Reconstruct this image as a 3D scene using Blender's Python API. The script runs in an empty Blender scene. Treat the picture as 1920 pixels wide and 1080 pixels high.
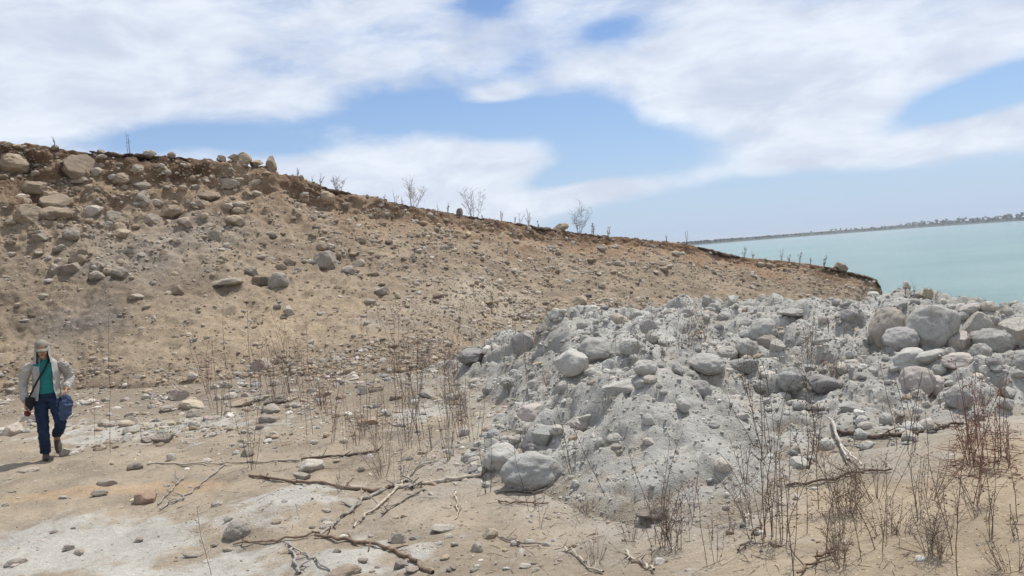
import bpy, bmesh, math, random
import numpy as np
from mathutils import Vector, Matrix
from mathutils.bvhtree import BVHTree

random.seed(7)
RNG = np.random.default_rng(11)
scene = bpy.context.scene
COL = scene.collection
R = math.radians

# ------------------------------------------------------------------ camera
FPX, CX, CY = 1507.0, 960.0, 540.0          # focal length and centre in 1920x1080 pixels
CAM = np.array([0.0, 0.0, 2.4])
PITCH, ROLL = R(2.33), R(4.2)
_f = np.array([0, math.cos(PITCH), -math.sin(PITCH)])
_r0 = np.array([1.0, 0, 0]); _u0 = np.array([0, math.sin(PITCH), math.cos(PITCH)])
_r = math.cos(ROLL) * _r0 - math.sin(ROLL) * _u0
_u = math.sin(ROLL) * _r0 + math.cos(ROLL) * _u0
cd = bpy.data.cameras.new("camera"); cam = bpy.data.objects.new("camera", cd); COL.objects.link(cam)
cd.sensor_width = 36.0; cd.lens = 36.0 * FPX / 1920.0
cd.clip_start = 0.1; cd.clip_end = 60000
M = Matrix.Identity(4)
for i in range(3):
    M[i][0], M[i][1], M[i][2], M[i][3] = _r[i], _u[i], -_f[i], CAM[i]
cam.matrix_world = M
scene.camera = cam

def ray(px, py):
    d = _f + (px - CX) / FPX * _r + (CY - py) / FPX * _u
    return d / np.linalg.norm(d)
def at(px, py, dist):                        # the world point at horizontal distance dist on a sight line
    d = ray(px, py)
    return CAM + d * (dist / math.hypot(d[0], d[1]))
def at_z(px, py, z):
    d = ray(px, py)
    return CAM + d * ((z - CAM[2]) / d[2])

# ------------------------------------------------------------------ light and exposure
SUN_EL, SUN_AZ = R(64), R(38)                # azimuth clockwise from +Y (the view direction)
world = bpy.data.worlds.new("World"); scene.world = world; world.use_nodes = True
sd = bpy.data.lights.new("sun", 'SUN'); sun = bpy.data.objects.new("sun", sd); COL.objects.link(sun)
sd.energy = 4.1; sd.angle = R(0.6); sd.color = (1.0, 0.95, 0.88)
sv = Vector((math.cos(SUN_EL) * math.sin(SUN_AZ), math.cos(SUN_EL) * math.cos(SUN_AZ), math.sin(SUN_EL)))
sun.rotation_euler = sv.to_track_quat('Z', 'Y').to_euler()
scene.view_settings.view_transform = 'Standard'
scene.view_settings.look = 'None'
scene.view_settings.exposure = 0.17
scene.view_settings.gamma = 1.0
scene.render.filter_size = 1.6

class NT:                                    # small helper to write node trees
    def __init__(s, tree): s.t = tree; s.n = tree.nodes; s.l = tree.links
    def new(s, typ, **kw):
        n = s.n.new(typ)
        for k, v in kw.items(): setattr(n, k, v)
        return n
    def put(s, sock, v):
        if isinstance(v, (int, float, tuple, list)): sock.default_value = v
        else: s.l.new(v, sock)
    def m(s, op, a, b=0.0, c=None, clamp=False):
        n = s.new('ShaderNodeMath', operation=op); n.use_clamp = clamp
        s.put(n.inputs[0], a); s.put(n.inputs[1], b)
        if c is not None: s.put(n.inputs[2], c)
        return n.outputs[0]
    def mix(s, f, a, b, bt='MIX'):
        n = s.new('ShaderNodeMix', data_type='RGBA', blend_type=bt)
        s.put(n.inputs[0], f); s.put(n.inputs[6], a); s.put(n.inputs[7], b)
        return n.outputs[2]
    def ramp(s, x, lo, hi, a=0.0, b=1.0, smooth=True):
        n = s.new('ShaderNodeMapRange', interpolation_type='SMOOTHSTEP' if smooth else 'LINEAR')
        s.put(n.inputs[0], x); s.put(n.inputs[1], lo); s.put(n.inputs[2], hi); s.put(n.inputs[3], a); s.put(n.inputs[4], b)
        return n.outputs[0]
    def noise(s, vec, scale, detail=4.0, rough=0.55, dist=0.0):
        n = s.new('ShaderNodeTexNoise'); n.inputs['Scale'].default_value = scale; n.inputs['Detail'].default_value = detail
        n.inputs['Roughness'].default_value = rough; n.inputs['Distortion'].default_value = dist
        if vec is not None: s.l.new(vec, n.inputs['Vector'])
        return n.outputs['Fac']

def azel(px, py):
    d = ray(px, py)
    return math.atan2(d[0], d[1]), math.asin(d[2])

def build_sky():
    w = NT(world.node_tree); w.n.clear()
    out = w.new('ShaderNodeOutputWorld'); bg = w.new('ShaderNodeBackground'); bg.inputs[1].default_value = 0.1
    sky = w.new('ShaderNodeTexSky', sky_type='NISHITA'); sky.sun_disc = False
    sky.sun_elevation = SUN_EL; sky.sun_rotation = SUN_AZ; sky.altitude = 100; sky.air_density = 1.0; sky.dust_density = 0.25; sky.ozone_density = 2.0
    tc = w.new('ShaderNodeTexCoord'); sep = w.new('ShaderNodeSeparateXYZ'); w.l.new(tc.outputs['Generated'], sep.inputs[0])
    x, y, z = sep.outputs
    az = w.m('ARCTAN2', x, y); el = w.m('ARCSINE', z)
    # cloud sheet seen in perspective: stretched towards the horizon
    comb = w.new('ShaderNodeCombineXYZ')
    w.l.new(w.m('MULTIPLY', az, 1.0), comb.inputs[0]); w.l.new(w.m('MULTIPLY', el, 2.6), comb.inputs[1])
    base = w.noise(comb.outputs[0], 5.0, 8.0, 0.56, 0.5)
    fine = w.noise(comb.outputs[0], 15.0, 8.0, 0.64, 0.5)
    field = w.m('ADD', w.m('MULTIPLY', w.m('SUBTRACT', base, 0.5), 1.5), w.m('MULTIPLY', w.m('SUBTRACT', fine, 0.5), 0.75))
    acc = w.m('ADD', field, 0.69)
    def blob(px, py, rx, ry, rot, amt):
        nonlocal acc
        a0, e0 = azel(px, py); ra, re = rx / FPX, ry / FPX
        t = R(rot) ; c, s_ = math.cos(t), math.sin(t)
        da = w.m('SUBTRACT', az, a0); de = w.m('SUBTRACT', el, e0)
        p = w.m('DIVIDE', w.m('ADD', w.m('MULTIPLY', da, c), w.m('MULTIPLY', de, s_)), ra)
        q = w.m('DIVIDE', w.m('SUBTRACT', w.m('MULTIPLY', de, c), w.m('MULTIPLY', da, s_)), re)
        r2 = w.m('ADD', w.m('MULTIPLY', p, p), w.m('MULTIPLY', q, q))
        acc = w.m('ADD', acc, w.m('MULTIPLY', w.m('EXPONENT', w.m('MULTIPLY', r2, -1.0)), amt))
    for b in SKY_BLOBS: blob(*b)
    cover = w.ramp(acc, 0.0, 0.95)
    thick = w.ramp(w.noise(comb.outputs[0], 8.0, 8.0, 0.58, 0.3), 0.28, 0.72)
    cloud = w.mix(thick, CLOUD_A, CLOUD_B)
    clear = w.mix(1.0, sky.outputs[0], SKY_TINT, 'MULTIPLY')
    low = w.m('EXPONENT', w.m('MULTIPLY', w.m('MAXIMUM', el, 0.0), -7.0))
    clear = w.mix(w.m('MULTIPLY', low, 0.95), clear, SKY_LOW)
    mix = w.mix(w.m('MULTIPLY', cover, 0.93), clear, cloud)
    w.l.new(mix, bg.inputs[0]); w.l.new(bg.outputs[0], out.inputs[0])
SKY_TINT = (0.76, 0.88, 1.06, 1)
SKY_LOW = (4.4, 5.45, 7.2, 1)
CLOUD_A, CLOUD_B = (5.7, 6.3, 7.5, 1), (8.0, 8.5, 9.2, 1)
SKY_BLOBS = [  # px, py, rx, ry, rotation, amount: openings (negative) and denser banks of cloud (positive)
    (330, 255, 200, 26, 2, -1.0), (520, 275, 110, 22, 0, -0.6), (760, 205, 170, 40, 0, -1.1), (980, 235, 170, 45, 0, -1.1), (1130, 230, 80, 55, 0, -0.9),
    (1190, 290, 150, 45, -6, -1.2), (1060, 330, 90, 22, 10, -1.1), (1400, 370, 260, 40, 2, -1.4), (1750, 380, 300, 45, 5, -1.6), (1250, 420, 250, 40, 5, -1.2),
    (1770, 200, 130, 30, 14, -1.3), (1880, 165, 100, 28, 14, -1.2), (910, 10, 60, 22, 0, -0.9), (1160, 55, 70, 22, 0, -0.7), (980, 140, 60, 50, 0, -0.5), (470, 120, 90, 40, 20, -0.35),
    (935, 175, 75, 18, 4, 0.95), (900, 290, 230, 36, 5, 0.75), (1100, 365, 170, 22, 4, 0.75), (1600, 290, 330, 45, 4, 0.7), (1560, 150, 300, 90, 0, 0.5),
    (200, 130, 260, 110, 0, 0.45), (560, 190, 90, 30, 0, 0.3), (780, 350, 330, 60, 0, 0.35), (1250, 150, 170, 60, 0, 0.4), (80, 240, 120, 22, 0, 0.4), (620, 330, 120, 40, 0, 0.5)]
build_sky()

# ------------------------------------------------------------------ noise and mesh helpers
_perm = np.random.default_rng(5).permutation(256); _perm = np.concatenate([_perm, _perm, _perm])
_grad = np.random.default_rng(6).normal(size=(256, 3)); _grad /= np.linalg.norm(_grad, axis=1)[:, None]
def pnoise(p):
    p = np.asarray(p, float); i = np.floor(p).astype(int); f = p - i; i &= 255
    u = f * f * f * (f * (f * 6 - 15) + 10); res = 0
    for dx in (0, 1):
        wx = u[..., 0] if dx else 1 - u[..., 0]
        for dy in (0, 1):
            wy = u[..., 1] if dy else 1 - u[..., 1]
            for dz in (0, 1):
                wz = u[..., 2] if dz else 1 - u[..., 2]
                h = _perm[_perm[_perm[(i[..., 0] + dx) & 255] + ((i[..., 1] + dy) & 255)] + ((i[..., 2] + dz) & 255)]
                g = _grad[h]
                res = res + wx * wy * wz * (g[..., 0] * (f[..., 0] - dx) + g[..., 1] * (f[..., 1] - dy) + g[..., 2] * (f[..., 2] - dz))
    return res
def fbm(p, wl, octs=4, gain=0.5):
    p = np.asarray(p, float) / wl; a = 1.0; s = 0
    for k in range(octs):
        s = s + a * pnoise(p + 17.3 * k); p = p * 2.03; a *= gain
    return s
def sstep(x, a, b):
    t = np.clip((x - a) / (b - a), 0, 1); return t * t * (3 - 2 * t)

def mesh_np(name, verts, faces, mat=None, smooth=True, cols=None):
    """verts (N,3), faces (M,k) of one polygon size"""
    verts = np.asarray(verts, np.float32); faces = np.asarray(faces, np.int32)
    me = bpy.data.meshes.new(name); k = faces.shape[1]
    me.vertices.add(len(verts)); me.vertices.foreach_set('co', verts.ravel())
    me.loops.add(faces.size); me.loops.foreach_set('vertex_index', faces.ravel())
    me.polygons.add(len(faces)); me.polygons.foreach_set('loop_start', np.arange(0, faces.size, k, dtype=np.int32))
    me.polygons.foreach_set('use_smooth', np.full(len(faces), smooth))
    me.update(calc_edges=True)
    if cols is not None:
        ca = me.color_attributes.new('Col', 'FLOAT_COLOR', 'POINT')
        c4 = np.ones((len(verts), 4), np.float32); c4[:, :3] = cols
        ca.data.foreach_set('color', c4.ravel())
    if mat: me.materials.append(mat)
    return me
def link(name, me, parent=None, loc=None):
    o = bpy.data.objects.new(name, me); COL.objects.link(o)
    if parent: o.parent = parent
    if loc is not None: o.location = loc
    return o
def tag(o, label=None, cat=None, group=None, kind=None):
    if label: o['label'] = label
    if cat: o['category'] = cat
    if group: o['group'] = group
    if kind: o['kind'] = kind
    return o
def grid_faces(nu, nv):
    i = np.arange(nu - 1)[:, None] * nv + np.arange(nv - 1)[None, :]
    return np.stack([i, i + nv, i + nv + 1, i + 1], -1).reshape(-1, 4)

# ------------------------------------------------------------------ materials
def mat_new(name, rough=0.9):
    m = bpy.data.materials.new(name); m.use_nodes = True
    w = NT(m.node_tree); b = m.node_tree.nodes['Principled BSDF']; b.inputs['Roughness'].default_value = rough
    b.inputs['Specular IOR Level'].default_value = 0.2
    return m, w, b
def earth_mat(name, scale=1.0, var=0.35, bump=0.6, speck=0.4):
    """dusty soil: colour from the Col attribute varied by grain, pebbles and blotches"""
    m, w, b = mat_new(name)
    tc = w.new('ShaderNodeTexCoord'); at_ = w.new('ShaderNodeVertexColor'); at_.layer_name = 'Col'
    P = tc.outputs['Object']
    blotch = w.noise(P, 1.3 * scale, 5, 0.6, 0.4); grain = w.noise(P, 16 * scale, 6, 0.72); fine = w.noise(P, 70 * scale, 3, 0.7)
    v = w.m('ADD', w.m('MULTIPLY', w.m('SUBTRACT', blotch, 0.5), var), w.m('MULTIPLY', w.m('SUBTRACT', grain, 0.5), var * 1.8))
    v = w.m('ADD', v, w.m('MULTIPLY', w.m('SUBTRACT', fine, 0.5), var * 1.3))
    vor = w.new('ShaderNodeTexVoronoi'); vor.inputs['Scale'].default_value = 30 * scale; w.l.new(P, vor.inputs['Vector'])
    sp = w.new('ShaderNodeSeparateColor'); w.l.new(vor.outputs['Color'], sp.inputs[0])
    peb = w.m('MULTIPLY', w.ramp(vor.outputs['Distance'], 0.18, 0.4, 1, 0), w.ramp(sp.outputs[0], 0.72, 0.8))
    tone = w.m('MULTIPLY', w.m('SUBTRACT', sp.outputs[1], 0.42), speck * 2.2)
    v = w.m('ADD', w.m('ADD', v, 1.0), w.m('MULTIPLY', peb, tone))
    c = w.mix(1.0, at_.outputs[0], w.new('ShaderNodeCombineColor').outputs[0], 'MULTIPLY')
    cc = c.node.inputs[7].links[0].from_node
    for i in range(3): w.l.new(v, cc.inputs[i])
    w.l.new(c, b.inputs['Base Color'])
    bp = w.new('ShaderNodeBump'); bp.inputs['Strength'].default_value = bump; bp.inputs['Distance'].default_value = 0.05
    h = w.m('ADD', w.m('ADD', w.m('MULTIPLY', grain, 0.8), w.m('MULTIPLY', fine, 0.25)), w.m('MULTIPLY', peb, 0.35))
    w.l.new(h, bp.inputs['Height']); w.l.new(bp.outputs[0], b.inputs['Normal'])
    return m
def rock_mat(name, scale=1.0, attr=False):
    m, w, b = mat_new(name, 0.85)
    tc = w.new('ShaderNodeTexCoord'); P = tc.outputs['Object']
    if attr:
        src = w.new('ShaderNodeVertexColor'); src.layer_name = 'Col'; base = src.outputs[0]; geo = w.new('ShaderNodeNewGeometry'); P = geo.outputs['Position']
    else:
        oi = w.new('ShaderNodeObjectInfo'); base = oi.outputs['Color']
    n1 = w.noise(P, 1.6 * scale, 6, 0.65, 0.6); n2 = w.noise(P, 9 * scale, 5, 0.7); n3 = w.noise(P, 34 * scale, 3, 0.7)
    v = w.m('ADD', w.m('ADD', w.m('MULTIPLY', w.m('SUBTRACT', n1, 0.5), 0.75), w.m('MULTIPLY', w.m('SUBTRACT', n2, 0.5), 0.7)), w.m('MULTIPLY', w.m('SUBTRACT', n3, 0.5), 0.5))
    v = w.m('ADD', v, 1.0)
    cc = w.new('ShaderNodeCombineColor')
    for i in range(3): w.l.new(v, cc.inputs[i])
    c = w.mix(1.0, base, cc.outputs[0], 'MULTIPLY')
    warm = w.m('MULTIPLY', w.ramp(w.noise(P, 2.7 * scale, 4, 0.6), 0.5, 0.72), 0.3)
    c = w.mix(warm, c, (0.34, 0.27, 0.2, 1))
    w.l.new(c, b.inputs['Base Color'])
    bp = w.new('ShaderNodeBump'); bp.inputs['Strength'].default_value = 0.55; bp.inputs['Distance'].default_value = 0.06
    w.l.new(w.m('ADD', w.m('MULTIPLY', n2, 0.8), w.m('MULTIPLY', n3, 0.35)), bp.inputs['Height']); w.l.new(bp.outputs[0], b.inputs['Normal'])
    return m
def plain_mat(name, col, rough=0.85, var=0.3, scale=12, bump=0.2):
    m, w, b = mat_new(name, rough)
    tc = w.new('ShaderNodeTexCoord'); n = w.noise(tc.outputs['Object'], scale, 5, 0.6, 0.2)
    v = w.ramp(n, 0.25, 0.75, 1 - var, 1 + var, False)
    cc = w.new('ShaderNodeCombineColor')
    for i in range(3): w.l.new(v, cc.inputs[i])
    w.l.new(w.mix(1.0, (*col, 1), cc.outputs[0], 'MULTIPLY'), b.inputs['Base Color'])
    if bump:
        bp = w.new('ShaderNodeBump'); bp.inputs['Strength'].default_value = bump; bp.inputs['Distance'].default_value = 0.02
        w.l.new(n, bp.inputs['Height']); w.l.new(bp.outputs[0], b.inputs['Normal'])
    return m
def wood_mat(name):                           # dry twigs and stems; tone from the object's own colour
    m, w, b = mat_new(name, 0.9)
    oi = w.new('ShaderNodeObjectInfo'); tc = w.new('ShaderNodeTexCoord')
    n = w.noise(tc.outputs['Object'], 14, 5, 0.65)
    v = w.ramp(n, 0.25, 0.75, 0.55, 1.45, False)
    cc = w.new('ShaderNodeCombineColor')
    for i in range(3): w.l.new(v, cc.inputs[i])
    w.l.new(w.mix(1.0, oi.outputs['Color'], cc.outputs[0], 'MULTIPLY'), b.inputs['Base Color'])
    return m

M_GROUND = earth_mat('sandy soil', 1.0, 0.5, 0.7, 0.6)
M_HILL = earth_mat('gravelly bank soil', 0.55, 0.65, 1.0, 0.7)
M_MOUND = earth_mat('grey rubble dust', 1.1, 0.45, 0.9, 0.6)
M_ROCK = rock_mat('weathered rock', 1.0)
M_GRAVEL = rock_mat('loose gravel', 5.0, True)
M_WOOD = wood_mat('dry wood')
M_CRUST = plain_mat('dark topsoil', (0.075, 0.054, 0.038), 0.95, 0.6, 6, 0.8)

# ------------------------------------------------------------------ ground
WATER_Z = -4.6
def tps_fit(pts, smooth=0.0):
    pts = np.asarray(pts, float); X = pts[:, :2]; n = len(X)
    d = np.linalg.norm(X[:, None] - X[None], axis=2)
    K = np.where(d > 0, d * d * np.log(d + 1e-9), 0) + smooth * np.eye(n)
    A = np.zeros((n + 3, n + 3)); A[:n, :n] = K; A[:n, n] = 1; A[:n, n + 1:] = X; A[n, :n] = 1; A[n + 1:, :n] = X.T
    return X, np.linalg.solve(A, np.concatenate([pts[:, 2], np.zeros(3)]))
def tps_eval(model, x, y):
    X, wv = model; out = wv[-3] + wv[-2] * x + wv[-1] * y
    for (a, b), c in zip(X, wv[:-3]):
        d2 = (x - a) ** 2 + (y - b) ** 2
        out = out + c * 0.5 * d2 * np.log(d2 + 1e-12)
    return out

G_PTS = [(0, 0, 0.8), (-4, 0, 0.7), (5, 0, 0.95), (0, -10, 0.9), (-20, -10, 0.6), (20, -10, 1.2), (-40, 0, 0.5), (45, 0, -2.0),
         (-2, 5, 0.12), (-4, 7, 0.0), (0, 6, 0.1), (2, 6, 0.28), (4, 6.5, 0.52), (5.2, 8, 0.45), (3, 8, 0.3), (7.5, 9, 0.35), (8, 6, 0.75),
         (-8, 10, 0.0), (-6.6, 9.3, 0.0), (-3, 10, 0), (0, 9.5, 0.02), (-12, 14, 0), (-6, 16, 0), (0, 14, 0.0), (4, 14, 0), (9, 14, 0.0), (14, 10, 0.3),
         (-14, 22, 0.1), (-5, 23, 0.05), (0, 25, 0.0), (5, 22, -0.2), (12, 18, -0.8), (20, 15, -2.0),
         (4, 32, -0.3), (9, 37, -0.9), (15, 42, -1.9), (21, 47, -3.2), (14, 30, -3.0), (20, 28, -4.2), (25, 40, -5.4), (30, 25, -5.2), (24, 55, -6.0),
         (45, 30, -6.5), (45, 70, -7), (20, 75, -7), (0, 75, -6.8), (-30, 75, -6.8), (-45, 50, -3), (-45, 25, 0.3), (-20, 45, -0.5), (0, 55, -5.5)]
G_TPS = tps_fit(G_PTS, 0.5)
def ground_base(x, y):
    xc = np.clip(x, -45, 45); yc = np.clip(y, -10, 75)
    return np.clip(tps_eval(G_TPS, xc, yc), -7.5, 1.4)
_hp = [at_z(*q) for q in ((570, 925, 0.1), (490, 950, 0.1), (655, 1045, 0.1))]
def HEAP(x, y):                              # three low ashy heaps
    h = 0
    for c, a, rx, ry in zip(_hp, (0.13, 0.08, 0.08), (0.62, 0.5, 0.7), (0.75, 0.5, 0.35)): h = h + a * np.exp(-((x - c[0]) / rx) ** 2 - ((y - c[1]) / ry) ** 2)
    return h
def ground_z(x, y):
    p = np.stack([x, y, np.zeros_like(x)], -1)
    near = np.exp(-((y - 8) / 25) ** 2)
    return ground_base(x, y) + HEAP(x, y) + 0.07 * fbm(p, 1.6, 4) + near * (0.04 * fbm(p + 31, 0.35, 3) + 0.018 * fbm(p + 7, 0.12, 2))
def axis(lo, hi, step, far_lo, far_hi, grow=1.12):
    mid = list(np.arange(lo, hi + 1e-6, step)); s = step; a = [lo]
    while a[-1] > far_lo: s *= grow; a.append(a[-1] - s)
    s = step; b = [hi]
    while b[-1] < far_hi: s *= grow; b.append(b[-1] + s)
    return np.array(a[1:][::-1] + mid + b[1:])
def col(*c): return np.array(c, float)
# ------------------------------------------------------------------ grey rubble mound
def gz1(x, y): return float(ground_z(np.array([x]), np.array([y]))[0])
def on_ground(px, py):
    p = at_z(px, py, 0.1)
    for _ in range(6): p = at_z(px, py, gz1(p[0], p[1]))
    return p
def mound_pts():
    pts = []
    base = [(795, 692), (850, 712), (915, 738), (955, 768), (915, 805), (880, 855), (905, 905), (1000, 918), (1100, 960), (1250, 985), (1400, 968), (1470, 905), (1560, 848), (1700, 828), (1800, 800), (1920, 775), (2060, 745)]
    for px, py in base:
        p = on_ground(px, py); pts.append((p[0], p[1], p[2] + 0.01))
        d = p[:2] / np.linalg.norm(p[:2]); k = 0.8
        pts.append((p[0] - d[0] * k - (0.5 if px < 960 else 0), p[1] - d[1] * k, gz1(p[0], p[1]) - 0.16))
    up = [(1040, 800, 9.1), (1150, 735, 9.1), (1280, 722, 8.7), (1190, 690, 9.9), (1350, 745, 8.7), (1280, 860, 7.2), (1370, 870, 7.1), (1150, 860, 7.7), (1420, 800, 8.2), (1200, 930, 6.75), (1330, 930, 6.6), (1010, 715, 12.2), (1060, 760, 10.0), (1000, 810, 9.5), (940, 850, 8.9), (960, 690, 14.4),
          (1310, 655, 11.7), (1120, 680, 11.2), (1010, 660, 13.3), (860, 674, 17.6), (950, 622, 16.6), (1040, 580, 14.2), (1130, 590, 14.0), (1230, 580, 14.5), (1330, 566, 15.0), (1420, 580, 14.5), (1510, 560, 14.5),
          (1600, 574, 14.0), (1700, 552, 13.2), (1750, 558, 13.0), (1800, 574, 12.8), (1850, 580, 12.6), (1920, 584, 12.3), (2060, 580, 12.0), (1500, 680, 11.3), (1600, 695, 10.7), (1650, 662, 11.3), (1750, 668, 11.0), (1860, 672, 10.6),
          (1930, 705, 9.9), (1600, 772, 9.2), (1750, 752, 9.3), (1500, 785, 9.5), (1400, 690, 11.0), (1460, 640, 12.2)]
    for px, py, d in up: pts.append(tuple(at(px, py, d)))
    for px, py, d in [(860, 672, 18.8), (950, 622, 19.0), (1040, 580, 16.8), (1130, 590, 16.6), (1230, 580, 17.4), (1330, 566, 18.2), (1510, 560, 17.6), (1600, 574, 17), (1700, 552, 16.4), (1800, 574, 15.8), (1920, 584, 15.3), (2060, 580, 15)]:
        p = at(px, py, d); pts.append((p[0], p[1], ground_base(np.array([p[0]]), np.array([p[1]]))[0] - 0.3))
    return pts
M_TPS = tps_fit(mound_pts(), 0.02)
SAND, SAND2, ASH = col(0.305, 0.252, 0.187), col(0.232, 0.191, 0.142), col(0.375, 0.36, 0.322)
def patch(x, y, px, py, rx, ry, z=0.05):
    c = at_z(px, py, z)
    return np.exp(-(((x - c[0]) / rx) ** 2 + ((y - c[1]) / ry) ** 2))
def ground_cols(x, y):
    p = np.stack([x, y, np.zeros_like(x)], -1)
    n = fbm(p, 0.9, 4); n2 = fbm(p + 50, 0.3, 3)
    c = SAND + (SAND2 - SAND) * sstep(n, -0.25, 0.45)[..., None]
    c = c * (1 + sstep(x, 0.0, 3.0)[..., None] * col(0.13, 0.10, 0.04))
    grey = patch(x, y, 130, 1010, 1.5, 0.85) * 1.3 + patch(x, y, 300, 1075, 0.7, 0.4) * 0.9 + patch(x, y, 560, 930, 0.6, 0.7) * 1.15 + patch(x, y, 640, 1060, 0.9, 0.5) * 0.9 \
        + patch(x, y, 800, 770, 0.5, 1.0) * 1.1 + patch(x, y, 430, 790, 2.6, 1.6) * 0.55 + patch(x, y, 60, 800, 1.4, 1.0) * 0.55 + patch(x, y, 250, 800, 1.4, 1.0) * 0.5
    g = sstep(grey + 0.5 * n + 0.5 * n2 + 0.5 * fbm(p + 5, 0.13, 2), 0.4, 0.85)
    c = c + (ASH - c) * (0.9 * g)[..., None]
    ft = sstep(y + 0.3 * x + 1.2 * n, 9.3, 14.5) * (1 - g)
    c = c + (col(0.212, 0.176, 0.133) - c) * (0.92 * ft)[..., None]  # gravelly brown, darkened in the colour to match the bank's shaded face
    org = sstep(patch(x, y, 130, 918, 1.5, 0.35) + patch(x, y, 300, 905, 1.0, 0.3) + 0.3 * n, 0.5, 1.1)
    c = c + (col(0.42, 0.28, 0.155) - c) * (0.4 * org)[..., None]
    toe = tps_eval(M_TPS, np.clip(x, -6, 12), np.clip(y, 3, 20)) - ground_base(x, y)
    toe = sstep(toe + 0.18 * n + 0.16 * n2, -0.32, 0.0) * (x > -4) * (x < 11) * (y > 4) * (y < 17)
    c = c + (col(0.33, 0.305, 0.265) - c) * (0.7 * toe)[..., None]
    return c * (1 + 0.12 * n2[..., None])

gx = axis(-9.0, 9.5, 0.05, -9000, 9000); gy = axis(3.5, 16.0, 0.05, -6000, 9000)
GX, GY = np.meshgrid(gx, gy, indexing='ij')
GZ = ground_z(GX, GY)
g_me = mesh_np('ground', np.stack([GX, GY, GZ], -1).reshape(-1, 3), grid_faces(len(gx), len(gy)), M_GROUND, True, ground_cols(GX, GY).reshape(-1, 3))
ground = tag(link('ground', g_me), kind='structure')

# ------------------------------------------------------------------ water
def build_water():
    m, w, b = mat_new('turquoise lake water', 0.12)
    b.inputs['Base Color'].default_value = (0.17, 0.36, 0.34, 1); b.inputs['IOR'].default_value = 1.33; b.inputs['Specular IOR Level'].default_value = 0.4
    geo = w.new('ShaderNodeNewGeometry'); mp = w.new('ShaderNodeMapping'); mp.inputs['Scale'].default_value = (0.6, 1.0, 1.0)
    w.l.new(geo.outputs['Position'], mp.inputs[0])
    n = w.noise(mp.outputs[0], 0.6, 7, 0.65, 0.3); n2 = w.noise(mp.outputs[0], 0.035, 4, 0.6)
    bp = w.new('ShaderNodeBump'); bp.inputs['Strength'].default_value = 0.9; bp.inputs['Distance'].default_value = 0.6
    w.l.new(n, bp.inputs['Height']); w.l.new(bp.outputs[0], b.inputs['Normal'])
    w.l.new(w.mix(w.ramp(n2, 0.35, 0.65), (0.115, 0.215, 0.19, 1), (0.16, 0.27, 0.235, 1)), b.inputs['Base Color'])
    s = 12000
    v = [(-s, -s, WATER_Z), (s, -s, WATER_Z), (s, s, WATER_Z), (-s, s, WATER_Z)]
    tag(link('water', mesh_np('water', v, [(0, 1, 2, 3)], m, False)), kind='structure')
build_water()

# ------------------------------------------------------------------ gravel bank (a spit running out into the lake)
# columns: ridge (px, py, distance), foot (px, py, distance or None = where the level ground is)
H_COLS = [((-420, 228, 30), (-700, 800, 13)), ((-100, 246, 31), (-150, 752, None)), ((0, 262, 32), (0, 738, None)), ((100, 275, 32.2), (90, 730, None)), ((180, 285, 32.5), (150, 725, None)),
          ((350, 299, 33.3), (330, 715, None)), ((500, 322, 34.2), (470, 700, None)), ((590, 347, 35.2), (560, 700, None)), ((680, 370, 36.5), (650, 698, None)), ((780, 390, 38.3), (750, 690, None)), ((860, 404, 40), (840, 676, None)),
          ((970, 420, 42), (925, 640, 24.5)), ((1080, 437, 44), (1010, 604, 28)), ((1190, 449, 46), (1120, 578, 32)), ((1290, 459, 48), (1230, 576, 35.5)), ((1380, 480, 50), (1330, 578, 39)), ((1450, 489, 52), (1420, 582, 42)),
          ((1530, 497, 54), (1500, 584, 45)), ((1600, 512, 56), (1570, 590, 48)), ((1637, 522, 57), (1634, 600, 53.5)), ((1652, 540, 57.8), (1662, 612, 56.2)), ((1658, 566, 59.5), (1672, 622, 58.2))]
def hill_ctrl():
    ridge, foot = [], []
    for (rx, ry, rd), (fx, fy, fd) in H_COLS:
        ridge.append(at(rx, ry, rd)); foot.append(at_z(fx, fy, 0.08) if fd is None else at(fx, fy, fd))
    return np.array(ridge), np.array(foot)
def curve(pts, s):                             # Catmull-Rom through the points
    n = len(pts); i = np.clip(np.floor(s).astype(int), 0, n - 2); t = (s - i)[:, None]
    P = lambda k: pts[np.clip(k, 0, n - 1)]
    p0, p1, p2, p3 = P(i - 1), P(i), P(i + 1), P(i + 2)
    return 0.5 * (2 * p1 + (p2 - p0) * t + (2 * p0 - 5 * p1 + 4 * p2 - p3) * t ** 2 + (3 * p1 - p0 - 3 * p2 + p3) * t ** 3)
RIDGE, FOOT = hill_ctrl()
NU, NV = 820, 250
hs = np.linspace(0, len(RIDGE) - 1, NU)
cr, cf = curve(RIDGE, hs), curve(FOOT, hs)
PT = np.array([0, 0.25, 0.5, 0.72, 0.88, 0.96, 1.0]); PHX = np.array([0, 0.30, 0.57, 0.80, 0.945, 0.972, 1.0]); PHZ = np.array([0, 0.15, 0.40, 0.66, 0.835, 0.97, 1.0])
tv = np.concatenate([np.linspace(-0.12, 1.0, NV - 30), 1.0 + np.linspace(0, 1, 31)[1:] ** 1.5])
U_, T_ = np.meshgrid(np.arange(NU), tv, indexing='ij')
tt = np.clip(T_, 0, 1); fx = np.interp(tt, PT, PHX); fz = np.interp(tt, PT, PHZ)
HP = cf[:, None, :] + (cr - cf)[:, None, :] * fx[..., None]
HP[..., 2] = cf[:, None, 2] + (cr - cf)[:, None, 2] * fz
below = np.clip(-T_, 0, 1)                     # skirt under the ground in front
out_dir = cf - cr; out_dir[:, 2] = 0; out_dir /= np.linalg.norm(out_dir, axis=1)[:, None] + 1e-9
HP += out_dir[:, None, :] * (below * 8)[..., None]; HP[..., 2] -= below * 9
beh = np.clip(T_ - 1, 0, 1)                    # flat top, then the far side going down to the lake
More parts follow.
